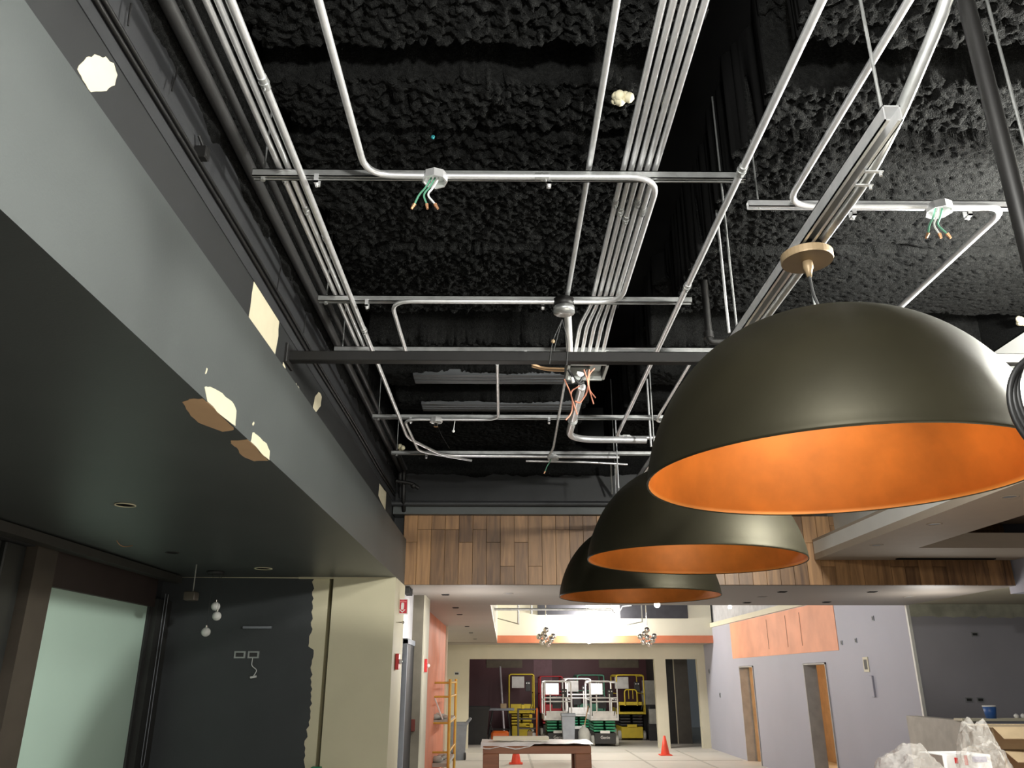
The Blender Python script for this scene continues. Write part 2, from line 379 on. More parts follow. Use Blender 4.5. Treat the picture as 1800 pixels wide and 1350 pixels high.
patch(bulk, z8([(1097,1165),(1130,1195),(1205,1260),(1232,1320),(1228,1385),(1160,1330),(1085,1240)]), 'X', -1.0)
patch(bulk, z8([(732,660),(742,668),(730,705),(722,712)]), 'X', -1.0)
patch(bulk, z8([(1105,1085),(1113,1095),(1100,1120),(1094,1105)]), 'X', -1.0)
tan = mat('exposed tan board', (.56, .36, .20), .8, var=.05)
patch(bulk, z8([(540,930),(600,905),(700,903),(745,935),(850,1040),(955,1135),(940,1155),(860,1166),(665,1090),(590,1010)]), 'Z', 2.67, m=tan)
patch(bulk, z8([(920,1255),(935,1235),(1060,1225),(1160,1330),(1228,1392),(1100,1395),(1010,1350),(970,1290)]), 'Z', 2.67, m=tan)
# corridor beyond the column
struct('wall_left', (-1.3, 8.3, 0), (-1.02, 9.3, 2.67), mat('bright corridor wall', (.85,.84,.86), .35))
d2 = thing('door_2', (-1.02, 8.6, 0), None, None); d2['kind'] = 'structure'
MB().box((-1.03, 8.55, 0), (-.985, 9.25, 2.12)).build('door_leaf', mat('black door', (.012,.012,.012), .6), d2)
MB().box((-1.03, 8.50, 0), (-.975, 8.55, 2.16)).box((-1.03, 8.5, 2.12), (-.975, 9.25, 2.17)).build('door_frame', greyp, d2)
struct('wall_left', (-1.3, 9.3, 0), (-.90, 10.0, 2.67), mat('olive pilaster', (.20,.18,.135), .7))
struct('trim_10', (-.90, 9.3, 0), (-.885, 9.9, 2.67), cream2)
ow = struct('wall_left', (-1.3, 10.0, 0), (-1.05, 15.2, 2.67), terracotta)
struct('trim_11', (-1.08, 15.2, 0), (-1.02, 15.26, 2.67), cream2)
struct('wall_left', (-1.9, 15.3, 0), (-1.7, 23.5, 2.67), cream2)
# far wall with its two openings
fw = MB(); fx = [(-1.9, -.95), (4.19, 4.50), (5.38, 5.62)]
for a, b in fx: fw.box((a, 23.4, 0), (b, 23.6, 2.27))
fw.box((-1.9, 23.4, 2.27), (5.62, 23.6, 2.70)); farw = fw.build('wall_back', cream2, kind='structure')
struct('wall_back', (-2, 29, 0), (5.0, 29.2, 2.9), maroon)
struct('wall_left', (-1.6, 23.6, 0), (-1.5, 29, 2.9), maroon)
struct('wall_right', (4.90, 25.1, 0), (5.0, 29, 2.9), mat('dark partition', (.07,.06,.055), .7))  # dark brown partition
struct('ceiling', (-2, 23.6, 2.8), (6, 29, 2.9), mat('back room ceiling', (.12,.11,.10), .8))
bp = bpy.data.objects.get('wall_back')
for x0, x1, y0, y1, m in ((855, 918, 1160, 1174, 'olive patch'), (1053, 1122, 1160, 1174, 'olive patch'), (938, 970, 1160, 1200, 'purple lit patch')):  # plum: purple light painted on the wall; olive: plain tone patches
    a = onY(x0, y1, 28.98); b = onY(x1, y0, 28.98)
    MB().box((a.x, 28.97, a.z), (b.x, 29.0, b.z)).build('wall_patch', mat(m, (.20,.17,.12) if 'olive' in m else (.30,.17,.20), .6), kind='structure')
for x0, x1, m in ((4.80, 5.02, darkp), (5.05, 5.45, mat('grey brown panel', (.10,.09,.08), .6)), (5.02, 5.05, cream2)):
    struct('wall_back', (x0, 25.0, 0), (x1, 25.1, 2.5), m)
# lilac wall with two door openings
pw = MB()
for a, b, z0, z1 in ((11.4, 14.6, 0, 3.05), (14.6, 15.7, 2.04, 3.05), (15.7, 18.9, 0, 3.05), (18.9, 20.0, 2.04, 3.05), (20.0, 23.5, 0, 3.05)):
    pw.box((5.6, max(a, 11.42), z0), (5.8, b, z1))
rightw = pw.build('wall_right', purple, kind='structure')
struct('trim_13', (5.55, 10.7, 3.05), (5.8, 23.5, 3.16), cream2)
struct('wall_right', (5.66, 10.7, 3.16), (5.8, 23.5, 4.2), mat('pale grey wall', (.5,.5,.52), .7))
MB().box((5.592, 13.95, 2.22), (5.602, 20.5, 3.04)).build('primer_patch', terra_light, rightw)
for y in (15.6, 16.4, 17.6): MB().box((5.588, y, 2.35), (5.593, y+.02, 2.95)).build('crack', mat('dark seam', (.30,.12,.07), .8), rightw)
MB().box((5.584, 11.385, 0), (5.625, 11.43, 2.75)).build('corner_bead', white, rightw)
for a, b in ((14.6, 15.7), (18.9, 20.0)):
    f = MB().box((5.58, a+.001, 0), (5.82, a+.03, 2.035)).box((5.58, b-.03, 0), (5.82, b-.001, 2.035)).box((5.58, a+.001, 2.01), (5.82, b-.001, 2.035))
    f.build('door_%d' % (3 if a < 15 else 4), mat('jamb grey', (.38,.37,.36), .6), kind='structure')
rw = struct('wall_right', (7.4, 13, 0), (7.5, 22, 2.7), mat('plain tan wall', (.6,.45,.3), .7))
for k in range(9): MB().bev((7.34, 15.7, .02+k*.28), (7.4, 19.2, .29+k*.28), .004).build('panel', panelw, rw)
struct('ceiling', (5.8, 13, 2.6), (7.5, 22, 2.7), cream2)
struct('wall_back', (5.8, 19.9, 0), (7.4, 20.0, 2.6), mat('tan partition', (.55,.40,.25), .7))
struct('wall_back', (5.8, 17.0, 0), (6.1, 17.1, 2.6), mat('tan partition', (.55,.40,.25), .7))
gw = struct('wall_right', (5.615, 11.4, 0), (10, 11.55, 2.76), greyw)
e = [(5.62, 2.75)] + [(5.62+k*.1, 2.58+random.uniform(-.02, .02)) for k in range(44)] + [(10, 2.75)]
MB().prism([(x, 11.397, z) for x, z in e], (0, .004, 0)).build('skim_coat', drywallm, gw)
pn = struct('wall_right', (5.35, 10.0, 0), (5.50, 11.4, 1.32), mat('warm half wall', (.52,.49,.44), .6))
struct('wall_right', (5.50, 10.0, 0), (9.0, 10.14, 1.32), purple)
struct('trim_14', (5.33, 9.97, 1.32), (9.0, 10.16, 1.345), cream2)
# right tray ceiling
RS = mat('tray ceiling gypsum', (.46, .39, .31), .75, var=.03)
rs = MB()
rs.box((3.17, -1, 2.92), (3.83, 8.2, 2.98)).box((3.83, 7.39, 2.92), (5.2, 8.2, 2.98)).box((3.83, -1, 2.92), (5.2, 3.4, 2.98))
rs.build('ceiling', RS, kind='structure')
struct('trim_15', (3.17, -1, 2.98), (3.25, 8.2, 3.10), white)
struct('trim_16', (3.17, -1, 3.10), (3.45, 8.2, 3.125), RS)
struct('wall_right', (3.42, -1, 3.12), (3.52, 8.36, 3.93), white)
struct('wall_right', (3.44, -1, 3.93), (3.54, 8.36, 4.6), spray)
struct('trim_17', (3.79, 3.4, 2.98), (3.83, 7.39, 3.06), RS); struct('trim_18', (3.79, 7.39, 2.98), (5.2, 7.43, 3.06), RS)
struct('ceiling', (3.6, 3.2, 3.20), (5.3, 7.7, 3.25), mat('shaded brown cove', (.20,.14,.10), .8))  # the cove's shade is put into this brown colour
struct('wall_right', (5.2, -1, 2.60), (5.35, 8.36, 3.4), purple)
# ------------------------------------------------------------------ struts
def channel(name, a, b, wd, label, group, up=False, m=galv_d):
    a = Vector(a); b = Vector(b); d = (b-a).normalized(); s = Vector((-d.y, d.x, 0)); z = Vector((0,0,1)); t = .004; h = wd
    B = MB()
    def bar(s0, s1, z0, z1): B.prism([a+s*s0+z*z0, a+s*s1+z*z0, a+s*s1+z*z1, a+s*s0+z*z1], b-a)
    bar(-wd/2, wd/2, h-t, h); bar(-wd/2, -wd/2+t, 0, h); bar(wd/2-t, wd/2, 0, h); bar(-wd/2, -wd/2+wd*.28, 0, t); bar(wd/2-wd*.28, wd/2, 0, t)
    root = thing(name, a.lerp(b, .5), label, 'channel', group)
    B.build('channel_body', m, root)
    return root
ST = [(445, 1312, 313, 'steel strut channel crossing the ceiling nearest the camera'),
      (560, 1217, 531, 'steel strut channel crossing the ceiling at the round black box'),
      (588, 1260, 619, 'steel strut channel just above the black square beam'),
      (655, 1172, 736, 'steel strut channel crossing below the two bare deck ribs'),
      (688, 1160, 799, 'farthest steel strut channel, in front of the black back wall')]
SY = []
def clamp(parent, c, s=.02):
    c = Vector(c); B = MB().box((c.x-.009, c.y-s, c.z-.03), (c.x+.009, c.y+s, c.z-.022)).box((c.x-.009, c.y-s, c.z-.03), (c.x+.009, c.y-s+.003, c.z+.01)).box((c.x-.009, c.y+s-.003, c.z-.03), (c.x+.009, c.y+s, c.z+.01))
    B.lathe([(.0001, -.04), (.006, -.04), (.006, -.03)], c, 6, False); B.build('strap_clamp', galv, parent)
ZS = 3.70
for x0, x1, y, lb in ST:
    a = onZ(x0, y, ZS); b = onZ(x1, y, ZS); b.y = a.y; SY.append(a.y)
    r = channel('strut_channel', a, b, .034, lb, None)
    for t in (.02,):
        p = a.lerp(b, t); MB().tube([(p.x, p.y, ZS), (p.x, p.y, 4.12)], .004, 6).lathe([(.0001,-.012),(.011,-.012),(.011,0),(.0001,0)], (p.x, p.y, ZS), 6, False).build('hanger_rod', galv_d, r)
    for t in ((.13, .60) if y != 619 else (.5,)): clamp(r, a.lerp(b, t))
a = onZ(1315, 366, ZS); b = Vector((3.42, a.y, ZS)); SR = a.y
r = channel('strut_channel', a, b, .034, 'bright steel strut channel above the near dome, ending at the white wall', None, m=galv)
for xx in (1498, 1700): clamp(r, onZ(xx, 372, ZS))
for t in (.02, .5): p = a.lerp(b, t); MB().tube([(p.x, p.y, ZS), (p.x, p.y, 4.12)], .004, 6).build('hanger_rod', galv_d, r)
# ------------------------------------------------------------------ conduits
def conduit(pts, r, label, group=None, m=galv, fil=.10, cup=(), name='conduit'):
    P = [Vector(p) for p in pts]
    ob = MB().tube(P, r, 12, fil).build(name, m, label=label, cat='conduit', group=group)
    L = [(q-p).length for p, q in zip(P, P[1:])]
    for i, t in cup:
        c = P[i].lerp(P[i+1], t); d = (P[i+1]-P[i]).normalized()
        MB().tube([c-d*.028, c+d*.028], r*1.22, 12).tube([c-d*.004, c+d*.004], r*1.38, 12).build('coupling', galv_d, ob)
        sd = d.cross(Vector((0,0,1))).normalized()
        MB().tube([c+d*.015-Vector((0,0,r)), c+d*.015-Vector((0,0,r*1.9))], .004, 6).build('set_screw', galv_d, ob)
    return ob
YB = SY[2]
lx = [-.922, -.886, -.851, -.816]; lab4 = ['leftmost', 'second from the left', 'third from the left', 'rightmost and lowest']
for k, x in enumerate(lx):
    lb = 'bright conduit, %s of the four running beside the left wall' % lab4[k]
    if k < 3: conduit([(x, .6, ZS+.055), (x, YB+.05, ZS+.055)], .0125, lb, 'conduits beside the left wall', cup=((0, .55+.06*k),))
    else:
        e1 = onZ(720, 790, ZS-.02)
        conduit([(x, .6, ZS-.016), (x+.004, 6.45, ZS-.016), (x+.26, 7.0, ZS-.016), (1.05, 7.05, ZS-.016)], .0135, lb, 'conduits beside the left wall', cup=((0, .27), (0, .62)), fil=.14)
p = onZ(712, 742, ZS-.02); q = onZ(730, 795, ZS-.02)
conduit([onZ(874, 640, ZS-.02), (onZ(874,640,ZS-.02).x, SY[3]-.05, ZS-.02), (p.x, SY[3]-.05, ZS-.02), (p.x+.02, 6.85, ZS-.02), (-.3, 7.12, ZS-.03)], .011, 'thin conduit looping back along the fourth strut on the left', fil=.12)
x = onZ(600, 150, ZS-.02).x
conduit([(x, .6, ZS-.016), (x, SY[0]-.05, ZS-.016), (onZ(750, 322, ZS).x, SY[0]-.045, ZS-.016)], .0135, 'bright conduit curving right into the nearest ceiling box', fil=.2)
e2 = onZ(785, 322, ZS); xr = .616
conduit([(e2.x, SY[0]-.045, ZS-.016), (xr+.005, SY[0]-.045, ZS-.016), (xr+.005, SY[1]-.05, ZS-.016), (onZ(1005,540,ZS).x, SY[1]-.05, ZS-.016)], .0125, 'conduit leaving the nearest ceiling box and joining the bundle of five', fil=.13, cup=((0, .45),))
x1 = onZ(1055, 150, ZS-.02).x
conduit([(.342, .6, ZS+.055), (.342, SY[1]+.02, ZS+.055)], .0125, 'lone bright conduit left of the bundle of five', cup=())
conduit([(.342, SY[1]+.05, ZS+.03), (.36, SY[1]+.22, ZS-.04), (.405, YB-.03, ZS-.05)], .021, 'short thick white conduit elbow between round box and square box', m=whitep, fil=.08)
for k in range(5):
    x = .485+.0327*k
    conduit([(x, .6, ZS+.058), (x, SY[1]+.14, ZS+.058), (.435+.042*k, SY[1]+.30, ZS+.01), (.435+.042*k, YB-.04, ZS-.03)], .0118,
            'bright conduit, %s of the bundle of five entering the square box' % ['leftmost', 'second', 'middle', 'fourth', 'rightmost'][k], 'bundle of five conduits', cup=((0, .33-.012*k), (0, .70+.02*(k % 3))), fil=.08)
pC = onZ(1078, 770, ZS-.02)
conduit([(.937, .6, ZS-.016), (.937, pC.y-.25, ZS-.016), (.80+.137, pC.y, ZS-.016), (1.3, pC.y, ZS-.016)], .015, 'thick bright conduit running from the top edge past the right strut ends', cup=((0, .37), (0, .55)), fil=.12, m=galv)
pD = onZ(1385, 372, ZS-.02); pb = onZ(1640, 375, ZS-.02)
conduit([(1.195, .6, ZS-.016), (1.195, SR-.045, ZS-.016), (pb.x-.05, SR-.045, ZS-.016)], .0135, 'bright conduit curving into the green wired ceiling box', fil=.12)
conduit([(pb.x+.05, SR-.045, ZS-.016), (2.145, SR-.045, ZS-.016), (2.145, 5.2, ZS-.016)], .0145, 'bright conduit leaving the green wired box and passing behind the near dome', fil=.10)
conduit([(1.203, YB+.03, ZS+.01), (1.203, SY[3]+.1, ZS+.01), (1.6, SY[3]+.1, ZS+.01)], .011, 'thin conduit reaching the fourth strut beside the near dome', fil=.1)
pG = onZ(965, 795, ZS-.02); conduit([onZ(998, 640, ZS-.02), (pG.x+.03, SY[4]-.3, ZS-.02), (pG.x, SY[4], ZS-.02)], .010, 'thin grey conduit left of the pink wires', m=galv_d, cup=((0, .55),))
h0 = onZ(1023, 680, 3.60); h1 = onZ(992, 772, 3.60)
conduit([h0, (h0.x, h1.y, 3.60), (1.15, h1.y+.02, 3.60)], .027, 'thickest grey conduit bending right below the square box', fil=.22, cup=((0, .6),))
i0 = onZ(690, 541, ZS-.02); conduit([(i0.x, YB+.02, ZS-.016), (i0.x, SY[1]-.05, ZS-.016), (onZ(975,541,ZS).x, SY[1]-.05, ZS-.016)], .0115, 'conduit bending from the second strut down to the black beam', fil=.13)
conduit([(.2, SY[4]+.1, ZS-.03), (.75, SY[4]+.12, ZS-.035), (1.15, SY[4]+.2, ZS-.035)], .010, 'slim conduit trailing beside the farthest strut', fil=.1)
conduit([onY(1083, 812, 7.9), onY(1084, 828, 7.95), onY(1087, 868, 8.2)], .016, 'short grey conduit dropping to the black back wall', fil=.05)
conduit([onY(1074, 815, 8.0), onY(1076, 868, 8.2)], .010, 'thin dull conduit dropping beside a thicker one on the back wall', m=galv_d)
# ------------------------------------------------------------------ pendant strut and its neighbours
E = channel('strut_channel', (1.06, 1.78, 3.225), (1.06, 8.0, 3.225), .05, 'long steel strut channel carrying the three dome pendants', None, m=galv)
for i, y in enumerate((1.82, 3.3, 5.4, 7.4)):
    MB().tube([(1.055, y, 3.28), (1.055, y, 4.58)], .005, 6).build('hanger_rod', galv_d, E)
for k in range(2): MB().box((1.075, 2.0+k*.07, 3.216), (1.130, 2.010+k*.07, 3.220)).lathe([(.0001,-.012),(.005,-.012),(.005,0)], (1.122, 2.006+k*.07, 3.216), 6, False).build('beam_clamp', galv, E)
conduit([(1.235, 1.45, 4.1), (1.235, 1.58, 3.62), (1.125, 2.0, 3.255), (1.115, 7.9, 3.255)], .019, 'thick conduit bending down to run beside the pendant strut', m=galv_d, fil=.22)
def rod(a, b, r, label, name='hanger_rod', m=galv_d, cat='rod'):
    return MB().tube([a, b], r, 8).build(name, m, label=label, cat=cat)
a = onY(1262, 395, 3.6); rod((a.x, 3.6, 4.1), (a.x, 3.6, onY(1283, 585, 3.6).z), .007, 'short bright rod hanging left of the near dome top', m=galv)
a = onY(1136, 650, 6.0); rod((a.x, 6.0, 4.06), (a.x, 6.0, onY(1147, 785, 6).z), .009, 'thin bright rod hanging left of the near dome rim', m=galv)
a = onY(1084, 785, 6.9); rod((a.x, 6.9, 4.03), (a.x, 6.9, onY(1088, 858, 6.9).z), .006, 'thin rod hanging above the middle dome', m=galv)
a = onY(1719, 150, 1.7); bp_ = thing('drop_pipe', (1.28, 1.7, 2.2), 'dark vertical drop pipe at the upper right edge', 'pipe')
MB().tube([(1.28, 1.7, 2.2), (1.28, 1.7, 4.58)], .022, 12).build('pipe_body', blackpipe, bp_)
MB().tube([(1.28, 1.7, 2.2), (1.28, 1.7, 2.26)], .029, 12).build('pipe_cap', blackpipe, bp_)
a = onY(1765, 115, 1.95); rod((a.x, 1.95, 2.6), (a.x, 1.95, 4.58), .005, 'rough thin rod hanging right of the dark drop pipe')
ck = MB()
for k in range(3):
    P = [Vector((1.225+.012*k+.105*math.cos(t)*(1-.04*k), 1.66+.008*k, 2.36+.125*math.sin(t)+.01*k)) for t in np.linspace(0, 2*PI, 40)]
    ck.tube(P, .0065, 8, cap=False)
ck.build('cable_coil', mat('black rubber cable', (.012,.012,.012), .5), label='looped black cable hanging at the right edge before the near dome', cat='cable')
# sprinkler drop
sp = thing('sprinkler_drop', onY(1240, 600, 4.3), 'black sprinkler pipe dropping to an elbow left of the near dome', 'pipe')
s0 = onY(1236, 480, 4.3); s1 = onY(1246, 600, 4.3); s1.x = s0.x
MB().tube([(s0.x, 4.3, 4.15), (s0.x, 4.3, s1.z), (s0.x+.14, 4.3, s1.z)], .021, 12, .03).build('pipe_body', blackpipe, sp)
MB().tube([(s0.x-.002, 4.3, s1.z+.06), (s0.x-.002, 4.3, s1.z+.02)], .029, 12).build('collar', blackpipe, sp)
MB().tube([(s0.x, 4.3, s0.z), (s0.x, 4.3, s0.z+.012)], .028, 12).build('copper_ring', copper, sp)
# black square beam and wall pipes
bm = thing('square_beam', (1.1, 3.93, 3.36), 'black square steel beam spanning from the left wall behind the near dome', 'beam')
MB().bev((-1.15, 3.90, 3.365), (3.42, 3.955, 3.42), .004).build('beam_body', blackpipe, bm)
MB().bev((-1.152, 3.86, 3.34), (-1.135, 4.0, 3.45), .003).build('wall_plate', blackpipe, bm)
MB().tube([(-1.085, .3, 3.83), (-1.085, 8.15, 3.83), (-1.07, 8.2, 3.55)], .026, 12, .05).build('wall_pipe', mat('grey painted pipe', (.032,.032,.032), .5), label='fat painted pipe along the top of the left wall', cat='pipe')
MB().tube([(-1.035, .3, 3.86), (-1.035, 8.2, 3.86)], .017, 10).build('wall_pipe', MC['grey painted pipe'], label='slimmer painted pipe right of the fat wall pipe', cat='pipe')
for k, (zc, lb) in enumerate(((3.600, 'upper'), (3.565, 'lower'))):
    P = [(-1.135, y, zc+.006*math.sin(y*2.3+k)) for y in np.linspace(.3, 8.2, 30)]
    MB().tube(P, .0075, 8).build('wall_cable', blackpipe, label='%s of the two black cables clipped to the left wall' % lb, cat='cable')
ch = thing('cable_bracket', onX(352, 268, -1.13), 'small black bracket clamping the two wall cables', 'bracket')
c = onX(352, 268, -1.13); MB().bev((-1.15, c.y-.02, c.z-.03), (-1.10, c.y+.02, c.z+.02), .004).build('bracket_body', blackpipe, ch); MB().tube([(c.x, c.y-.03, c.z+.05), (c.x+.02, c.y, c.z)], .007, 6).build('bracket_bolt', blackpipe, ch)
for (px, py, dx, dy), lb in zip(((228, 20, -3, 25), (310, 130, -8, 30), (537, 560, -3, 25), (492, 480, -5, 30)), ('near the top edge', 'above the first bare patch', 'by the second strut end', 'above the diamond patch')):
    p0 = onX(px, py, -1.12); p1 = onX(px+dx, py+dy, -1.12)
    MB().tube([p0+Vector((0,0,.03)), p0, p1], .003, 6).build('tie_wire', blackpipe, label='dangling black tie wire on the left wall '+lb, cat='wire')
# knot of pipes where the wall meets the black back wall
kn = thing('pipe_elbow', (-1.0, 8.0, 3.5), 'tangle of black pipe elbows in the far upper left corner', 'pipe')
MB().tube([(-1.04, 7.6, 3.84), (-1.03, 8.0, 3.80), (-1.03, 8.05, 3.52), (-1.03, 8.15, 3.40)], .022, 10, .06).build('pipe_body', blackpipe, kn)
MB().tube([(-1.10, 7.9, 3.66), (-.95, 8.0, 3.66), (-.88, 8.05, 3.62)], .018, 10, .04).build('pipe_branch', blackpipe, kn)
MB().ball((-.93, 8.02, 3.64), .03, 10, 6).build('valve', blackpipe, kn)
# ------------------------------------------------------------------ boxes and wires
def jbox(c, label, wires, r=.05):
    c = Vector(c); t = thing('junction_box', c, label, 'box')
    MB().lathe([(.0001, .035), (r, .035), (r, 0), (r*.9, 0), (r*.88, .028), (.0001, .028)], c, 8, False).build('box_body', galv, t)
    MB().box((c.x-.03, c.y-.012, c.z+.035), (c.x+.03, c.y+.012, c.z+.05)).build('mounting_bar', galv_d, t)
    for k, m in enumerate(wires):
        a = c+Vector((.015*(k-1), 0, .02)); sgn = (-1, .3, 1)[k % 3]
        P = [a, a+Vector((-.02, -.005, -.05)), a+Vector((-.045, -.01, -.085)), a+Vector((-.035+.025*sgn, -.012, -.13))]
        wq = MB().tube(P, .0042, 6, .03).build('wire', m, t)
        MB().tube([P[-1], P[-1]+Vector((.012*sgn, 0, -.022))], [.0075, .005], 8).build('wire_connector', copper, t)
    return t
jb = onZ(767, 326, ZS-.02); jbox((jb.x, SY[0]-.045, ZS-.045), 'octagonal junction box with green wires on the nearest strut', [greenw, greenw, whitep])
jbox((pb.x, SR-.045, ZS-.045), 'octagonal junction box with pale green wires above the near dome', [greenw, whitep, greenw], .055)
rb = onZ(988, 545, ZS); t = thing('junction_box', (rb.x, SY[1]-.045, ZS-.06), 'round black topped box with loose wires on the second strut', 'box')
MB().lathe([(.0001, .06), (.055, .06), (.055, .012), (.0001, .012)], (rb.x, SY[1]-.045, ZS-.06), 20).build('box_body', blackpipe, t)
MB().lathe([(.0001, .012), (.057, .012), (.057, -.02), (.0001, -.02)], (rb.x, SY[1]-.045, ZS-.06), 20).build('cover_plate', galv_d, t)
for k, (dx, dy) in enumerate(((-22, 78), (-15, 55), (8, 80))):
    p0 = onY(988, 562, SY[1]-.05); p1 = onY(988+dx, 562+dy, SY[1]-.05); m_ = p0.lerp(p1, .5)+Vector((-.02+.02*k, 0, .0))
    MB().tube([p0, m_, p1], .0025, 6, .05).build('wire', darkp, t)
p1 = onY(972, 600, SY[1]-.05); MB().ball(p1, .011, 10, 6).build('brass_knob', brass, t)
jb4 = onZ(768, 742, ZS-.02); t4 = jbox((jb4.x, SY[3]-.05, ZS-.045), 'small junction box under the fourth strut', [])
MB().tube([(jb4.x, SY[3]-.05, ZS-.05), (jb4.x, SY[3]-.05, ZS-.08)], .018, 10).build('lamp_stub', chrome, t4)
for px, py in ((797, 758),):
    a = onY(800, 738, SY[3]-.03); b = onY(px, py, SY[3]-.03)
    MB().tube([a, b], .004, 6).ball(b, .012, 10, 6).build('ceiling_hook', whitep, label='small white tipped hook hanging from the fourth strut', cat='hook')
MB().tube([onY(770, 750, 6.3), onY(776, 765, 6.4), onY(790, 788, 6.8)], .0018, 5, .1).build('loose_wire', darkp, label='hair thin wire sagging below the fourth strut', cat='wire')
jb5 = onZ(972, 806, ZS-.03); jbox((jb5.x, SY[4]-.02, ZS-.05), 'small green tinted junction box on the farthest strut', [greenw])
jb6 = onZ(1104, 765, ZS-.03); jbox((jb6.x, pC.y-.02, ZS-.05), 'white bright junction box left of the near dome rim', [])
# square open pull box with pink wires
q0 = onZ(993, 669, 3.60); q1 = onZ(1068, 641, 3.60); bx0, bx1, by0, by1 = q0.x+.02, onZ(1062,668,3.6).x, q1.y, q0.y
by0, by1 = min(by0, by1), max(by0, by1)
sq = thing('pull_box', ((bx0+bx1)/2, by0, 3.60), 'open square steel pull box spilling pink wires behind the black beam', 'box')
c0 = Vector((bx0, by0, 3.6)); B = MB(); tt = .016; ztop = onY(1030, 617, by0).z
bx0 -= .02
B.box((bx0, by0, 3.60), (bx1, by0+tt, ztop)).box((bx0, by1-tt, 3.60), (bx1, by1, ztop)).box((bx0, by0, 3.60), (bx0+tt, by1, ztop)).box((bx1-tt, by0, 3.60), (bx1, by1, ztop)).box((bx0, by0, ztop), (bx1, by1, ztop+.005))
B.build('box_body', mat('pale zinc', (.62,.65,.62), .45, .4), sq)
def wire(px, plane, m, r=.005, par=sq, nm='wire'):
    P = [onY(a, b, plane) for a, b in px]; return MB().tube(P, r, 7, .03).build(nm, m, par)
k8 = lambda l: [(960+a*.1185, 600+b*.1185) for a, b in l]
yw = by0+.06
wire(k8([(640,420),(620,560),(630,640),(600,780),(500,920),(430,885)]), yw, copperw, .0055)
wire(k8([(720,400),(640,480),(628,640),(650,740),(735,840)]), yw+.01, copperw, .0045)
wire(k8([(560,420),(610,560),(632,700),(705,930)]), yw-.01, copperw, .0045)
wire(k8([(270,560),(350,740),(400,900),(460,1085)]), yw, copperw, .0045)
wire(k8([(500,660),(380,730),(365,790),(395,900),(380,1070),(290,1165)]), yw+.01, copperw, .0045)
wire(k8([(600,420),(560,500),(480,640)]), yw, darkp, .008)
wire(k8([(330,420),(420,560),(500,640),(560,600)]), yw, darkp, .009)
wire(k8([(460,460),(560,480),(500,520),(460,470)]), yw-.03, whitep, .008)
wire(k8([(380,540),(405,610)]), yw-.03, whitep, .011)
wire(k8([(480,700),(550,730),(560,660)]), yw, galv, .012)
MB().box((bx0+tt, by0+tt, ztop-.005), (bx1-tt, by1-tt, ztop-.001)).box((bx0+tt, by0+tt, 3.612), (bx0+tt+.003, by1-tt, ztop-.006)).box((bx1-tt-.003, by0+tt, 3.612), (bx1-tt, by1-tt, ztop-.006)).build('interior_shade', darkp, sq)  # dark faces added inside the box, painting its unlit interior
MB().box((bx1-.10, by0+.03, ztop-.04), (bx1-.03, by1-.04, ztop-.01)).build('inner_tray', galv_d, sq)
wr = onZ(940, 643, 3.62); MB().tube([onZ(935, 640, 3.63), onZ(955, 647, 3.63), onZ(992, 648, 3.63)], .007, 8, .05).tube([onZ(935, 644, 3.63), onZ(960, 651, 3.63), onZ(992, 652, 3.63)], .006, 8, .05).build('armoured_cable', tan, label='two tan cables entering the square pull box from the left', cat='cable')
# debris on the deck
for (px, py, s, m, lb) in ((1098, 178, .045, cream, 'cream lump of spray foam stuck on the black ceiling'), (703, 790, .05, cream, 'cream lump of foam near the end of the farthest strut'), (764, 241, .012, mat('teal plastic', (.02,.25,.28), .5), 'tiny teal plastic clip on the black ceiling'), (884, 165, .03, spray, 'ragged black tuft hanging from the sprayed ceiling'), (1790, 566, .04, cream, 'cream crumbs of foam above the white wall')):
    c = onZ(px, py, 4.0); b = MB()
    for k in range(7): b.ball(c+Vector((random.uniform(-s, s), random.uniform(-s, s)*.6, random.uniform(-.2, .6)*s)), s*random.uniform(.3, .6), 8, 5)
    b.build('foam_lump' if s > .02 else 'plastic_clip', m, label=lb, cat='debris')
# ------------------------------------------------------------------ dome pendants
RZ = 2.401; RR = .61; HH = .545
def pendant():
    t = thing('dome_pendant', (1.079, 2.506, RZ), 'huge nearest bronze dome pendant with orange lining', 'pendant lamp', 'bronze dome pendants over the bar')
    cx, cy = 1.079, 2.506
    def prof(R, h, n=28):
        return [(max(1e-4, R*max(0, math.cos(a))**.8), RZ+h*math.sin(a)**1.25) for a in np.linspace(0, PI/2, n)]
    po = prof(RR, HH); pi = prof(RR-.006, HH-.008)
    o = MB().lathe([(RR-.004, RZ), (RR+.001, RZ-.003), (RR+.002, RZ+.006)]+po[1:], (cx, cy, 0), 72).build('shade', bronze, t)
    MB().lathe(pi[::-1]+[(RR-.004, RZ)], (cx, cy, 0), 72).build('inner_lining', orange, t)
    MB().lathe([(.0001, 3.19), (.088, 3.19), (.09, 3.195), (.09, 3.218), (.0001, 3.218)], (cx, cy, 0), 40, False).build('canopy', brass, t)
    MB().box((cx-.035, cy-.06, 3.218), (cx+.035, cy+.06, 3.25)).build('mounting_bracket', blackpipe, t)
    MB().lathe([(.0001, 3.13), (.009, 3.13), (.012, 3.15), (.018, 3.165), (.018, 3.19), (.0001, 3.19)], (cx, cy, 0), 16).build('swivel', brass, t)
    MB().tube([(cx, cy, 3.14), (cx+.004, cy, 3.06), (cx+.022, cy, 3.0), (cx+.03, cy, 2.935)], .005, 8, .03).build('cord', darkp, t)
    MB().tube([(cx+.002, cy+.01, 3.15), (cx+.01, cy+.01, 3.0), (cx+.012, cy+.008, 2.94)], .004, 8).build('cable', galv_d, t)
    MB().lathe([(.0001, 3.0), (.010, 3.0), (.014, 2.985), (.014, 2.935), (.0001, 2.935)], (cx+.014, cy, 0), 14).build('cord_grip', galv_d, t)
    return t
pd = pendant()
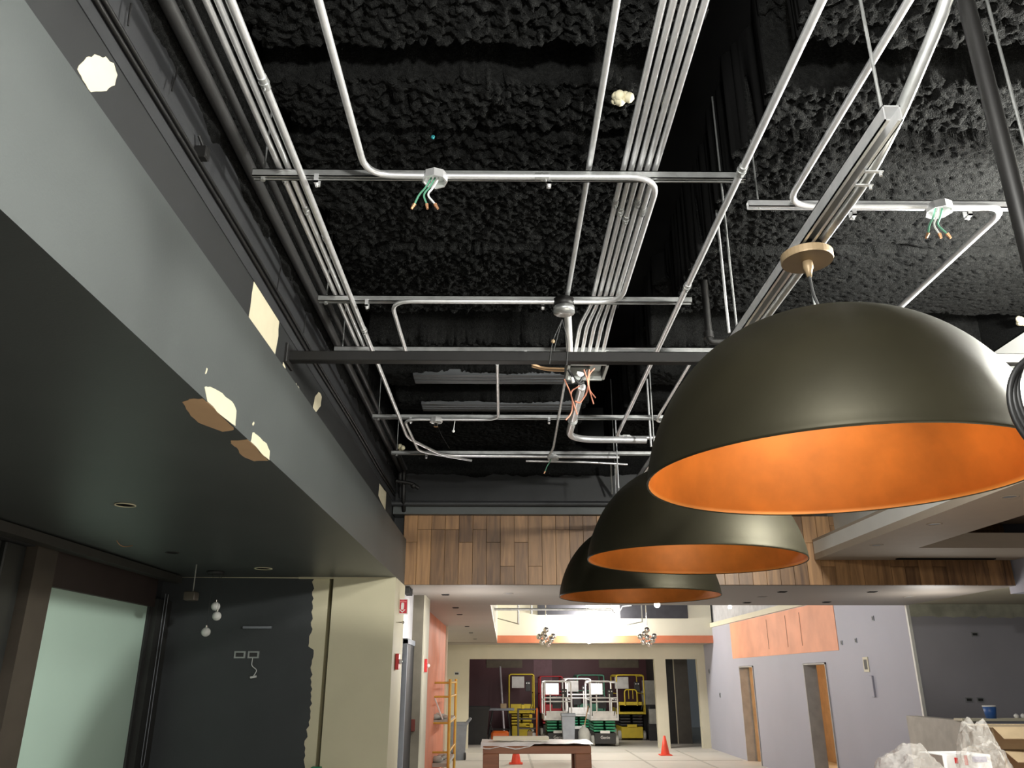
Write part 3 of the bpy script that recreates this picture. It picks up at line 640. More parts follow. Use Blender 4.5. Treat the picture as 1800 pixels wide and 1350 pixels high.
d2_ = dup(pd, (1.088, 4.587, 2.42), label='middle bronze dome pendant of the three')
d2_.rotation_euler = (0, .022, 0)
dup(pd, (1.035, 6.25, 2.377), label='farthest and smallest looking bronze dome pendant before the plank wall')
# ------------------------------------------------------------------ left niche: globes, fixtures, ceiling rings
gl = thing('globe_cluster', onZ(379, 1004, 2.67), 'three white glass globes hanging on thin cords before the dark wall', 'pendant lamp')
c = onZ(379, 1004, 2.67); MB().lathe([(.0001, 2.645), (.07, 2.645), (.075, 2.669), (.0001, 2.669)], (c.x, c.y, 0), 20).build('canopy', darkp, gl)
for px, py, dy in ((379, 1066, 0), (381, 1083, -.05), (362, 1111, -.12)):
    p = onY(px, py, c.y+dy); g = MB().ball(p, .038, 18, 10).build('globe', globe, gl)
    MB().tube([(p.x, p.y, p.z+.035), (p.x, p.y, 2.65)], .0016, 5).build('cord', darkp, gl)
    MB().tube([(p.x, p.y, p.z+.034), (p.x, p.y, p.z+.055)], .008, 8).build('socket_cap', chrome, gl)
p = onY(336, 1048, 6.7); fx_ = thing('small_fixture', (p.x, 6.7, p.z), 'small dim box fixture hanging on a short stem by the dark jamb', 'fixture')
MB().bev((p.x-.045, 6.65, p.z-.035), (p.x+.045, 6.75, p.z+.035), .006).build('fixture_body', brownframe, fx_); MB().tube([(p.x+.01, 6.7, p.z+.03), (p.x+.01, 6.7, 2.67)], .005, 6).build('stem', rubber, fx_)
for (px, py, r, m, lb) in ((220, 887, .055, cream, 'torn round light cutout in the dark soffit nearest the camera'), (463, 999, .075, cream, 'pale ringed light cutout in the soffit near the cream column'), (303, 971, .05, darkp, 'dim black ringed cutout in the soffit above the jamb')):
    c = onZ(px, py, 2.67); t = thing('light_cutout', (c.x, c.y, 2.66), lb, 'ceiling fixture')
    MB().lathe([(r*.86, 2.669), (r*.88, 2.664), (r, 2.664), (r, 2.669)], (c.x, c.y, 0), 28).build('ring', m, t)
    MB().lathe([(.0001, 2.668), (r*.87, 2.668)], (c.x, c.y, 0), 28).build('hole', voidm, t)
p = onZ(205, 950, 2.67); MB().tube([p, p+Vector((.02, .01, -.03)), p+Vector((.05, .03, -.04)), p+Vector((.10, .03, -.03))], .003, 6, .02).build('loose_wire', copper, label='short curled copper wire poking from the dark soffit', cat='wire')
a = onY(427, 1105, 7.59); b = onY(478, 1101, 7.59); MB().bev((a.x, 7.575, a.z), (b.x, 7.597, b.z), .002).build('wall_strip', greyp, label='grey metal strip fixed to the dark wall', cat='strip')
def outlet(px, py, y, label, axis='Y', X=None, s=.05, m=galv_d):
    c = onY(px, py, y) if axis == 'Y' else onX(px, py, X)
    t = thing('outlet_box', c, label, 'outlet')
    if axis == 'Y':
        MB().box((c.x-s, c.y-.012, c.z-s*.6), (c.x+s, c.y, c.z+s*.6)).build('back_plate', m, t); MB().box((c.x-s*.7, c.y-.014, c.z-s*.35), (c.x+s*.7, c.y-.011, c.z+s*.35)).build('opening', darkp, t)
    else:
        MB().box((c.x-.012, c.y-s, c.z-s*1.2), (c.x, c.y+s, c.z+s*1.2)).build('back_plate', m, t); MB().box((c.x-.014, c.y-s*.6, c.z-s*.8), (c.x-.011, c.y+s*.6, c.z+s*.8)).build('opening', darkp, t)
    return t
outlet(422, 1151, 7.597, 'open metal outlet box on the dark wall, without wires')
ob_ = outlet(446, 1151, 7.597, 'open outlet box on the dark wall with dangling wires')
MB().tube([onY(444, 1157, 7.57), onY(442, 1170, 7.55), onY(452, 1178, 7.55), onY(446, 1188, 7.55)], .004, 6, .02).build('wire', whitep, ob_)
MB().tube([onY(440, 1191, 7.55), onY(451, 1189, 7.55)], .010, 8).build('wire_nut', whitep, ob_)
cx_ = MB(); 
for dy in (0, .06): cx_.tube([(-3.03, 7.38+dy, 2.5), (-3.03, 7.38+dy, 1.12)], .0035, 6)
cx_.tube([(-3.03, 7.38, 1.12), (-3.03, 7.395, 1.09), (-3.03, 7.425, 1.09), (-3.03, 7.44, 1.12)], .0035, 6).build('shade_chain', greyp, label='looped bead chain hanging beside the mint glass', cat='chain')
a = onY(558, 1349, 7.5); MB().bev((a.x-.04, 7.42, a.z-.1), (a.x+.04, 7.5, a.z+.01), .004).build('green_carton', greenp, label='green corner of a carton at the foot of the cream column', cat='box')
# ------------------------------------------------------------------ sign, alarms
t = thing('fire_sign', onY(707, 1080, 7.95), 'red projecting fire alarm sign with white hand and arrow', 'sign')
a = onY(697.5, 1080, 7.95); b = onY(718, 1052.5, 7.95); sx = b.x-a.x; sz = b.z-a.z; fy = 7.94
MB().bev((a.x, fy, a.z), (b.x, fy+.012, b.z), .002).build('plate', whitep, t)
MB().box((a.x+sx*.09, fy-.002, a.z+sz*.06), (b.x-sx*.09, fy+.001, b.z-sz*.06)).build('red_face', mat('sign red', (.55,.02,.04), .4), t)
u = lambda x, z: (a.x+sx*x, fy-.003, a.z+sz*z)
MB().prism([u(.38,.30),(u(.60,.30)),u(.64,.45),u(.64,.68),u(.56,.74),u(.44,.72),u(.37,.6)], (0, -.0015, 0)).build('hand_symbol', whitep, t)
for k in range(4): MB().box(u(.385+.065*k, .6), (a.x+sx*(.43+.065*k), fy-.005, a.z+sz*(.76-.02*abs(k-1.5)))).build('finger_symbol', whitep, t)
MB().prism([u(.22,.30),u(.5,.10),u(.78,.30),u(.68,.30),u(.5,.18),u(.32,.30)], (0, -.0015, 0)).build('arrow_symbol', whitep, t)
MB().box(u(.16, .78), (a.x+sx*.84, fy-.004, a.z+sz*.84)).build('stripe', mat('pale red', (.8,.25,.25), .5), t)
fc = bpy.data.curves.new('sign_text', 'FONT'); fc.body = 'FIRE'; fc.size = sz*.12; fc.align_x = 'CENTER'; fc.extrude = .0005
fo = bpy.data.objects.new('sign_lettering', fc); COL.objects.link(fo); fo.data.materials.append(MC['pale red']); fo.parent = t
fo.location = Vector(u(.5, .865))-ORG[t.name_full]; fo.rotation_euler = (PI/2, 0, 0); text_mesh(fo)
def alarm(px, py, X, label, s=1):
    c = onX(px, py, X); t = thing('fire_strobe', c, label, 'alarm')
    MB().bev((X-.01, c.y-.05*s, c.z-.07*s), (X+.02, c.y+.05*s, c.z+.07*s), .004).build('back_box', redp, t)
    MB().ball((X+.03, c.y, c.z), .022*s, 10, 6).build('strobe_lens', globe, t)
alarm(698, 1163, -.985, 'red wall strobe on the bright strip beside the cream column')
alarm(748, 1170, -.875, 'red wall strobe on the cream edge beside the orange wall')
c = onY(722, 1275, 9.29); MB().bev((c.x-.045, 9.265, c.z-.06), (c.x+.045, 9.299, c.z+.06), .004).build('pull_station', mat('maroon plastic', (.16,.03,.02), .5), label='maroon pull station on the olive pilaster', cat='alarm')
c = onX(700, 1094, -.98); MB().tube([(c.x-.03, c.y, c.z), (c.x+.04, c.y, c.z)], .006, 6).ball((c.x+.045, c.y, c.z), .014, 8, 5).build('wall_hook', chrome, label='small metal hook below the red sign', cat='hook')
# ------------------------------------------------------------------ downlights in the plank soffit
dl = None
for k, (px, py) in enumerate([(783,1045),(801,1068),(808,1080),(821,1101),(828,1112),(835,1123),(1313,1059),(1375,1040),(1453,1058),(1533,1040)]):
    c = onZ(px, py, 2.67)
    if dl is None:
        dl = thing('slot_downlight', (c.x, c.y, 2.665), 'small black slot downlight', 'downlight', 'slot downlights in the soffit', local=True)
        MB().bev((-.045, -.045, 0), (.045, .045, .006), .003).build('housing', darkp, dl); MB().box((-.035, -.035, -.003), (.035, .035, .0)).build('aperture', voidm, dl); o = dl
    else: o = dup(dl, (c.x, c.y, 2.665))
    o['label'] = ['black slot downlight closest to the red sign, at the left end', 'second black slot downlight from the red sign', 'third black slot downlight from the red sign', 'fourth black slot downlight from the red sign', 'fifth black slot downlight from the red sign', 'farthest black slot downlight in the left row',
        'black slot downlight just right of the farthest dome', 'black slot downlight nearer the planks, left one of two', 'black slot downlight above the orange wall patch right end', 'rightmost black slot downlight under the planks'][k]
for k, (px, py, z, lb) in enumerate([(1642,921,2.92,'middle round recessed light in the beige tray ceiling'), (1541,958,2.92,'round recessed light in the beige tray ceiling nearest the planks'), (1775,873,2.92,'round recessed light in the beige tray ceiling at the right edge'), (1340,1049,2.67,'faint round light right of the farthest dome'), (1597,1049,2.67,'faint round light at the right end of the soffit'), (893,1043,2.67,'faint round light left of the farthest dome')]):
    c = onZ(px, py, z); t = thing('round_downlight', (c.x, c.y, z-.004), lb, 'downlight')
    MB().lathe([(.042, z), (.044, z-.004), (.058, z-.004), (.058, z)], (c.x, c.y, 0), 24).build('ring', soffitm if z < 2.9 else RS, t)
    MB().lathe([(.0001, z-.001), (.043, z-.001)], (c.x, c.y, 0), 24).build('lens', greyp, t)
a = onZ(1578, 981, 2.92); b = onZ(1760, 979, 2.92); MB().box((a.x, a.y, 2.91), (b.x, a.y+.05, 2.922)).build('slot_diffuser', voidm, label='long black slot diffuser in the tray ceiling above the planks', cat='vent')
g = thing('air_grille', onX(706, 1045, -.99), 'dark angled air grille above the red sign', 'vent')
c = onX(710, 1047, -.99)
for k in range(3): MB().box((-1.02+.0, 8.35+.12*k, 2.60), (-.96, 8.40+.12*k, 2.668)).build('slat', darkp, g)
# ------------------------------------------------------------------ far coffer: pipe, chandeliers, work light
p = onY(868, 1071, 15.0); q = onY(1075, 1071, 15.0)
MB().tube([(p.x, 15, p.z), (q.x, 15, p.z)], .022, 8).build('coffer_pipe', galv_d, label='horizontal grey pipe across the bright ceiling recess', cat='pipe')
MB().tube([onY(911, 1060, 15), onY(911, 1095, 15), onY(912, 1097, 15)], .018, 8).tube([onY(934, 1060, 15), onY(934, 1079, 15)], .018, 8).build('hanger_stub', galv_d, label='dark hanger stubs under the recess pipe', cat='rod')
MB().tube([onY(912, 1097, 15), onY(875, 1087, 17)], .010, 6).build('brace_rod', rubber, label='diagonal brace in the left of the bright recess', cat='rod')
MB().tube([(onY(1129, 1085, 15).x, 15, 4.2), onY(1129, 1093, 15), onY(1098, 1099, 17)], .012, 6).build('brace_rod', rubber, label='diagonal brace in the right of the bright recess', cat='rod')
lc = thing('ring_cable', onY(1085, 1072, 14), 'white cable loop under the farthest dome', 'cable')
MB().tube([onY(1072+22*t, 1063+14*math.sin(t*PI)+3*t, 14) for t in np.linspace(0, 1, 10)]+[onY(1110, 1064, 14)], .012, 6).build('cable_run', whitep, lc)
_p = onY(1072, 1063, 14); MB().tube([_p, (_p.x, 14, 4.2)], .008, 6).build('cord', whitep, lc)
MB().box(tuple(onY(1078, 1076, 14)), tuple(onY(1086, 1066, 13.95))).build('cable_box', galv_d, lc)
bulbm = mat('lit bulb', (1, .97, .9), .3, emit=14)
for px, py, y, s, lb in ((1155, 1063, 9.6, .035, 'lit clear bulb peeking under the farthest dome'), (1283, 1067, 10.9, .026, 'small lit bulb hanging on a white cord before the lilac wall')):
    c = onY(px, py, y); t = thing('string_bulb', c, lb, 'bulb'); MB().ball(c, s, 14, 8).build('bulb_glass', bulbm, t)
    MB().tube([c+Vector((0,0,s)), (c.x, c.y, 2.67 if y < 10.6 else 4.2)], .006, 6).build('cord', whitep, t)
c = onY(1035, 1124, 21.6); t = thing('work_light', c, 'blazing work light glaring in the far ceiling recess', 'lamp')
MB().ball(c, .10, 16, 10).build('lamp_glass', mat('work lamp glass', (1, .97, .9), .3, emit=60), t)
MB().tube([c+Vector((0,0,.1)), (c.x, c.y, 4.2)], .01, 6).build('cord', darkp, t)
for k, (px, lb) in enumerate(((960, 'left cluster chandelier of glassy balls in the bright recess'), (1138, 'right cluster chandelier of glassy balls in the bright recess'))):
    c = onY(px, 1121, 18.0)
    if k == 0:
        c0 = c; ch = thing('ball_chandelier', c, lb, 'chandelier', 'ball chandeliers')
        for dx, dz, dy in ((0, .16, 0), (-.15, .02, .02), (.15, .03, 0), (-.02, 0, -.1), (.04, -.13, .03), (-.09, -.09, 0), (.10, -.05, -.08), (-.05, .08, .06)): MB().ball(c+Vector((dx, dy, dz)), .062, 12, 8).build('ball', chrome, ch)
        MB().tube([c, (c.x, c.y, 4.2)], .012, 6).build('stem', chrome, ch)
        for dx, dz in ((-.15, .02), (.15, .03), (.04, -.13)): MB().tube([c, c+Vector((dx, 0, dz))], .008, 6).build('arm', chrome, ch)
    else: dup(ch, c, label=lb)
# ------------------------------------------------------------------ devices on the lilac and grey walls
for px, py, s, lb in ((1523, 1168, .09, 'open cream electrical recess on the lilac wall'), (1480, 1130, .03, 'small dark outlet right of the orange patch'), (1505, 1126, .03, 'narrow dark slit outlet on the lilac wall'), (1535, 1087, .03, 'highest dark slit outlet on the lilac wall'), (1266, 1222, .05, 'pale thermostat box low on the lilac wall far end'), (1247, 1180, .05, 'dark outlet at the far corner of the lilac wall')):
    outlet(px, py, 0, lb, 'X', 5.6, s, cream2 if s > .05 else greyp)
p = onX(1535, 1205, 5.6); MB().bev((5.57, p.y-.05, p.z-.16), (5.6, p.y+.05, p.z+.14), .004).build('wall_panel', purple, label='lilac blank panel raised on the wall below the open recess', cat='panel')
for px, py, lb in ((1713, 1115, 'single dark outlet high on the grey wall'), (1703, 1230, 'left one of two dark outlets low on the grey wall'), (1723, 1230, 'right one of two dark outlets low on the grey wall')):
    outlet(px, py, 11.397, lb, s=.045)
outlet(803, 1184, 23.39, 'small square outlet on the far wall left of the opening', s=.07)
# ------------------------------------------------------------------ cup, carton, plastic film, bar
c = onZ(1743, 1270, 1.345); c.y = 10.06; c = onY(1744, 1270, 10.06)
t = thing('blue_cup', (c.x, 10.06, 1.345), 'blue plastic cup with pale rim on the half wall', 'cup')
MB().lathe([(.0001, 1.345), (.055, 1.345), (.072, 1.475), (.068, 1.475), (.052, 1.352), (.0001, 1.352)], (c.x, 10.06, 0), 24).build('cup_body', bluep, t)
MB().lathe([(.070, 1.47), (.077, 1.478), (.070, 1.486), (.066, 1.478)], (c.x, 10.06, 0), 24).build('rim', whitep, t)
for k, dx in enumerate((.3, .38, .47)):
    MB().ball((c.x+dx, 10.06, 1.37), .028, 8, 5).build('crumpled_cup', whitep, label=['leftmost', 'middle', 'rightmost'][k]+' crumpled white scrap right of the blue cup', cat='scrap')
bar = thing('bar_counter', (3.2, 5.2, 0), 'bar counter holding cartons and plastic film, just under the frame', 'counter')
MB().bev((1.9, 4.5, 1.0), (4.6, 6.2, 1.06), .01).build('counter_top', tablew, bar); MB().box((2.0, 4.7, 0), (4.5, 6.1, 1.0)).build('counter_base', purple, bar)
def carton(name, c, wx, wy, h, label, m=cardboard, rz=0, flaps=True):
    t = thing(name, (c[0], c[1], c[2]), label, 'box', local=True); t.rotation_euler = (0,0,rz)
    MB().bev((-wx/2, -wy/2, 0), (wx/2, wy/2, h), .004).build('carton_body', m, t)
    if flaps:
        for s in (-1, 1):
            M = Matrix.Translation((0, s*wy/2, h)) @ Matrix.Rotation(s*-.5, 4, 'X')
            MB().box((-wx/2, -.0 if s > 0 else -wy*.38, 0), (wx/2, wy*.38 if s > 0 else 0, .004), M).build('flap', m, t)
        MB().box((-wx*.05, -wy/2-.002, h*.3), (wx*.05, -wy/2, h)).build('tape', tan, t)
    return t
c = onY(1784, 1349, 5.6); carton('cardboard_carton', (c.x+.08, 5.75, 1.06), .36, .34, .30, 'lower brown cardboard carton at the right edge', rz=.12)
carton('cardboard_carton', (c.x+.10, 5.72, 1.365), .42, .34, .13, 'upper squashed cardboard carton topping the stack at the right edge', rz=-.05)
c = onY(1680, 1345, 5.2)
t = carton('label_carton', (c.x, 5.2, 1.06), .30, .24, .315, 'white carton with red stripe under the clear film', whitep, rz=.1, flaps=False)
MB().box((-.02, -.123, .26), (.0, -.12, .312)).build('red_stripe', redp, t); MB().box((.03, -.123, .275), (.12, -.12, .305)).build('blue_label', mat('faint blue print', (.35,.35,.5), .6), t); MB().box((-.08, -.123, .27), (-.06, -.12, .30)).build('red_mark', redp, t)
def filmblob(c, sx, sy, sz, label, seed):
    n, m_ = 44, 30; vs = []; fs = []
    for i in range(m_):
        for k in range(n):
            ph = PI*.5*(i/(m_-1)); th = 2*PI*k/n
            nrm = Vector((math.cos(th)*math.cos(ph), math.sin(th)*math.cos(ph), math.sin(ph)))
            q = 1+.22*(float(fbm(np.array(nrm.x*3+seed+20), np.array(nrm.y*3+nrm.z*4+30), 3))-.5)*2
            vs.append((c[0]+nrm.x*sx*q, c[1]+nrm.y*sy*q, c[2]+nrm.z*sz*q))
    for i in range(m_-1):
        for k in range(n): fs.append((i*n+k, i*n+(k+1) % n, (i+1)*n+(k+1) % n, (i+1)*n+k))
    MB().add(vs, fs).build('plastic_film', film, label=label, cat='plastic film')
filmblob((onY(1600, 1330, 5.0).x, 5.0, 1.06), .26, .2, .37, 'low crumpled clear film with bright glints on the left', 3.1)
filmblob((onY(1725, 1320, 4.9).x, 4.9, 1.06), .17, .16, .50, 'tall peaked tuft of clear film before the cartons', 8.4)
# ------------------------------------------------------------------ timber table frame in the middle distance
ty = 11.0; a = onY(849, 1310, ty); b = onY(1039, 1310, ty); zt = a.z; tb = thing('timber_table', ((a.x+b.x)/2, ty, 0), 'open reddish timber table frame under a white dust sheet', 'table')
MB().bev((a.x, ty, zt-.10), (b.x, ty+.7, zt-.01), .006).build('tabletop', tablew, tb)
for x in (a.x, b.x-.2):
    for y in (ty, ty+.5): MB().bev((x, y, 0), (x+.2, y+.2, zt-.10), .006).build('leg', tablew, tb)
n = 24; vs = []; fs = []
for i in range(n):
    for k in range(8):
        x = a.x-.03+(b.x-a.x+.06)*i/(n-1); y = ty-.02+.75*k/7; z = zt+.004+.028*float(fbm(np.array(i*.55), np.array(k*.6), 3)) - (.05+.012*math.sin(i*1.1) if k == 0 and i < 11 else .0)
        vs.append((x, y, z))
for i in range(n-1):
    for k in range(7): fs.append((i*8+k, i*8+8+k, i*8+9+k, i*8+k+1))
MB().add(vs, fs, True).build('dust_sheet', whitep, label='wrinkled white sheet lying over the timber table', cat='sheet')
MB().bev((a.x+.12, ty+.3, zt+.035), (a.x+.85, ty+.5, zt+.075), .004).build('loose_board', cream2, label='pale board lying on the sheeted timber table', cat='board')
# ------------------------------------------------------------------ cones, bins
def cone(px, y, label, first=None):
    c = onY(px, 1300, y)
    if first is None:
        t = thing('traffic_cone', (c.x, y, 0), label, 'cone', 'traffic cones', local=True)
        MB().bev((-.15, -.15, 0), (.15, .15, .025), .01).build('cone_base', coneo, t)
        MB().lathe([(.11, .025), (.028, .44), (.0001, .44)], (0,0,0), 20).build('cone_body', coneo, t); return t
    return dup(first, (c.x, y, 0), label=label)
cn = cone(1168, 21.4, 'orange traffic cone standing before the post between the two openings'); cone(907, 19.4, 'orange traffic cone seen through the timber table frame', cn)
def bin_(loc, rz, label, m=greyp, h=.85, w=.48, wheels=False):
    t = thing('waste_bin', loc, label, 'bin', local=True); t.rotation_euler = (0,0,rz)
    B = MB(); vs = []
    for z, s in ((0, .8), (h*.93, 1), (h*.93, 1.08), (h, 1.08), (h, .98), (.05, .76)):
        vs += [(-w/2*s, -w/2*s, z), (w/2*s, -w/2*s, z), (w/2*s, w/2*s, z), (-w/2*s, w/2*s, z)]
    fs = [(3,2,1,0), (20,21,22,23)]
    for i in range(5):
        for k in range(4): fs.append((i*4+k, i*4+(k+1) % 4, i*4+4+(k+1) % 4, i*4+4+k))
    B.add(vs, fs); B.build('bin_body', m, t)
    if wheels:
        for s in (-1, 1): MB().lathe([(.0001,-.02),(.08,-.02),(.08,.02),(.0001,.02)], (s*w*.4, -w*.4, .08), 14, False, Matrix.Rotation(PI/2, 3, 'Y')).build('wheel', darkp, t)
        MB().tube([(w*.5, -.1, h*.95), (w*.8, -.1, h*1.1), (w*.8, .1, h*1.1), (w*.5, .1, h*.95)], .02, 8, .05).build('handle', m, t)
    return t
c = onY(805, 1300, 20.4); bin_((c.x, 20.4, 0), .2, 'grey wheeled bin with tilted handle right of the yellow scaffold', wheels=True, h=.80, w=.36)
c = onY(999, 1300, 23.8); bin_((c.x, 23.72, 0), 0, 'slim grey bin before the left white lift', h=.86, w=.36)
c = onY(838, 1290, 25); bin_((c.x, 25.0, 0), 0, 'big dark bin at the left of the far opening', m=darkp, h=1.0, w=.7)
# ------------------------------------------------------------------ yellow scaffold by the orange wall
sx_ = onY(790, 1250, 13.0).x; sc_ = thing('scaffold', (sx_, 13.0, 0), 'narrow yellow scaffold frame by the orange wall, rags on its boards', 'scaffold')
zt = onY(790, 1194, 13.0).z
for x in (sx_, sx_-.38):
    for y in (13.0, 14.6): 
        if x == sx_ or y > 14: MB().tube([(x, y, 0), (x, y, zt)], .022, 8).build('post', yscaf, sc_)
for z in (.35, .75, 1.15, zt-.25, zt-.05):
    MB().tube([(sx_-.38, 13.0, z), (sx_, 13.0, z)], .015, 8).build('rung', yscaf, sc_); MB().tube([(sx_, 13.0, z), (sx_, 14.6, z)], .015, 8).build('side_rail', yscaf, sc_)
MB().bev((sx_-.36, 13.0, 1.15), (sx_, 14.6, 1.19), .004).build('deck_board', rubber, sc_); MB().bev((sx_-.36, 13.0, .55), (sx_, 14.6, .60), .004).build('deck_board', rubber, sc_)
for k, (z, lb) in enumerate(((1.19, 'grey rag heap on the upper scaffold board'), (.60, 'dusty rag heap on the lower scaffold board'))):
    b = MB()
    for j in range(6): b.ball((sx_-.05-.28*random.random(), 13.1+random.random()*.5, z+.04), .09*random.uniform(.6, 1.1), 9, 6, .5)
    b.build('rag_heap', rubber, label=lb, cat='rags')
MB().tube([(sx_-.30, 13.05, 1.66), (sx_-.1, 13.02, 1.2)], .012, 6).build('broom_handle', whitep, label='white stick leaning across the scaffold', cat='stick')
# ------------------------------------------------------------------ scissor lifts
def lift(loc, label, body, arms, basem, h=1.68, wd=.76, rz=0, logo=None, gate=True, arch=False, panel=True):
    t = thing('scissor_lift', loc, label, 'lift', 'scissor lifts in the far room', local=True); t.rotation_euler = (0,0,rz)
    k = h/1.68; W = wd/2
    MB().bev((-W*.78, 0, .06), (W*.78, 1.3, .34*k), .015).build('chassis', basem, t)
    for s in (-1, 1):
        for y in (.16, 1.14): MB().lathe([(.0001,-.05),(.12,-.05),(.135,-.03),(.135,.03),(.12,.05),(.0001,.05)], (s*(W-.05), y, .135), 16, False, Matrix.Rotation(PI/2, 3, 'Y')).build('wheel', rubber, t)
    for j in range(4):
        z = .37*k+j*.075*k
        for s in (-1, 1): MB().bev((-W*.8 if s < 0 else -W*.1, .05+j*.02, z), (W*.1 if s < 0 else W*.8, 1.25-j*.02, z+.045*k), .004).build('scissor_arm', arms, t)
    MB().bev((-W*.35, -.02, .33*k), (W*.35, .12, .40*k), .006).build('entry_step', whitep if body is whitep else body, t)
    z0 = .66*k; MB().bev((-W, 0, z0), (W, 1.35, z0+.06*k), .01).build('platform_deck', body, t)
    for s in (-1, 1): MB().box((s*W-.012, 0, z0), (s*W+.012, 1.35, z0+.15*k)).build('toe_board', body, t)
    MB().bev((-W+.05, -.01, z0+.06*k), (W-.05, .01, z0+.24*k), .006).build('toe_board', body, t)
    r = .02
    fr = MB().tube([(-W, 0, z0), (-W, 0, h), (W, 0, h), (W, 0, z0)], r, 8, .08); fr.build('front_guard_rail', body, t)
    MB().tube([(-W, 1.35, z0), (-W, 1.35, h), (W, 1.35, h), (W, 1.35, z0)], r, 8, .08).build('rear_guard_rail', body, t)
    for s in (-1, 1):
        MB().tube([(s*W, 0, h-.03), (s*W, 1.35, h-.03)], r, 8).build('side_guard_rail', body, t)
        MB().tube([(s*W, 0, z0+(h-z0)*.52), (s*W, 1.35, z0+(h-z0)*.52)], r*.8, 8).build('side_guard_rail', body, t)
    zm = z0+(h-z0)*.58
    if gate:
        for z in (zm, zm-.10): MB().tube([(-W, -.01, z), (W, -.01, z)], r*.9, 8).build('mid_rail', body, t)
        for s in (-.55, .42): MB().tube([(W*s, -.015, z0+.2*k), (W*s, -.015, zm+.10)], r*.9, 8).build('gate_post', body, t)
        MB().bev((-W*.35, .3, z0+.30*k), (W*.3, .36, z0+.62*k), .01).build('manual_box', darkp, t)
    if arch:
        MB().tube([(-W*.45, -.02, z0+.22*k), (-W*.45, -.02, zm+.05), (W*.45, -.02, zm+.05), (W*.45, -.02, z0+.22*k)], r, 8, .1).build('entry_arch', body, t)
        MB().bev((-W+.04, -.01, z0), (W-.04, .015, z0+.32*k), .01).build('front_panel', body, t)
        for s in (-.15, .15): MB().tube([(W*s, -.02, zm-.22), (W*s, -.02, zm+.05)], r*.6, 6).build('arch_bar', body, t)
    if panel:
        MB().bev((-W*.75, 1.2, zm+.06), (W*.3, 1.24, h-.06), .006).build('notice_board', whitep, t)
    MB().bev((W*.32, .02, zm-.02), (W*.72, .12, h-.20), .01).build('control_box', darkp, t)
    for s in (.42, .60): MB().lathe([(.0001, 0), (.018, 0), (.018, .01), (.0001, .01)], (W*s, .018, h-.26), 10, False, Matrix.Rotation(PI/2, 3, 'X')).build('control_knob', whitep, t)
    MB().tube([(W*.75, 0, zm), (W*.82, -.03, z0+.3), (W*.7, 0, z0+.12)], .012, 6, .08).build('control_cable', darkp, t)
    if logo:
        f = bpy.data.curves.new('logo_text', 'FONT'); f.body = logo; f.size = .11; f.align_x = 'CENTER'; f.extrude = .002; f.materials.append(whitep)
        o = bpy.data.objects.new('logo_lettering', f); COL.objects.link(o); o.parent = t; o.location = (0, -.004, .19); o.rotation_euler = (PI/2, 0, 0); text_mesh(o)
    return t
gx = lambda px, y, py=1270: onY(px, py, y).x
lift((gx(1063, 24.1), 24.1, 0), 'right hand white and green scissor lift, closest to the opening', whitep, greenp, darkp, logo='Genie')
lift((gx(981, 24.2), 24.2, 0), 'left hand white and green scissor lift behind the slim bin', whitep, greenp, darkp, logo='Genie')
lift((gx(1018, 25.9), 25.9, 0), 'white scissor lift half hidden between the two front white ones', whitep, greenp, darkp, h=1.75)
lift((gx(1111, 26.3), 26.3, 0), 'yellow scissor lift with arched entry on the right', yellowp, darkp, yellowp, h=1.86, wd=.84, gate=False, arch=True)
lift((gx(917, 26.8), 26.8, 0), 'yellow scissor lift on the left behind the cluttered cart', yellowp, yellowp, yellowp, h=1.88, wd=.78, gate=False)
lift((gx(970, 27.7), 27.6, 0), 'red scissor lift mostly hidden behind the left white lift', redd, redd, darkp, h=1.82, wd=.72, panel=False)
lift((gx(1040, 27.7), 27.6, 0), 'faded green scissor lift behind the right white lift', greend, greend, darkp, h=1.86, wd=.86, panel=False)
# clutter in the far room
def cart(px, y, w_, h, label, name='tool_cart', shelves=3, m=mat('dark grey steel', (.09,.085,.08), .5)):
    x = gx(px, y); t = thing(name, (x, y, 0), label, 'cart')
    for sx1 in (-1, 1):
        for yy in (0, .5): MB().box((x+sx1*w_/2-.025, y+yy-.025, .1), (x+sx1*w_/2+.025, y+yy+.025, h)).build('post', m, t)
        MB().lathe([(.0001,-.02),(.06,-.02),(.06,.02),(.0001,.02)], (x+sx1*w_/2, y, .06), 12, False, Matrix.Rotation(PI/2, 3, 'Y')).build('wheel', darkp, t)
    for k in range(shelves+1):
        z = .15+(h-.15)*k/shelves; MB().bev((x-w_/2, y-.02, z-.03), (x+w_/2, y+.52, z), .004).build('shelf', m, t)
    return x
x = cart(928, 25.2, .56, .92, 'dark shelved cart loaded with yellow tools')
for k, (dx, z, s, m, nm, lb) in enumerate(((.06, .15, .16, cardboard, 'small_carton', 'brown carton on the bottom shelf of the dark cart'), (.18, .15, .12, whitep, 'white_tub', 'white tub on the bottom shelf of the dark cart'), (.10, .41, .11, yellowp, 'power_tool', 'yellow tool on the middle shelf of the dark cart'), (.08, .665, .10, yellowp, 'power_tool', 'yellow tool on the upper shelf of the dark cart'), (-.15, .92, .10, yellowp, 'power_tool', 'yellow green tool standing on top of the dark cart'))):
    t = thing(nm, (x+dx, 25.25, z), lb, 'tool' if 'tool' in nm else 'box')
    MB().bev((x+dx-s/2, 25.2, z), (x+dx+s/2, 25.34, z+s*1.1), .015).build('body', m, t); MB().tube([(x+dx-s*.3, 25.27, z+s*1.1), (x+dx, 25.27, z+s*1.5), (x+dx+s*.3, 25.27, z+s*1.1)], .012, 6, .03).build('handle', darkp, t)
x2 = gx(879, 25.6); t = thing('work_bench', (x2, 25.6, 0), 'dark trestle bench with pale top left of the tool cart', 'bench')
MB().bev((x2-.42, 25.6, .86), (x2+.42, 26.1, .92), .006).build('bench_top', greyp, t)
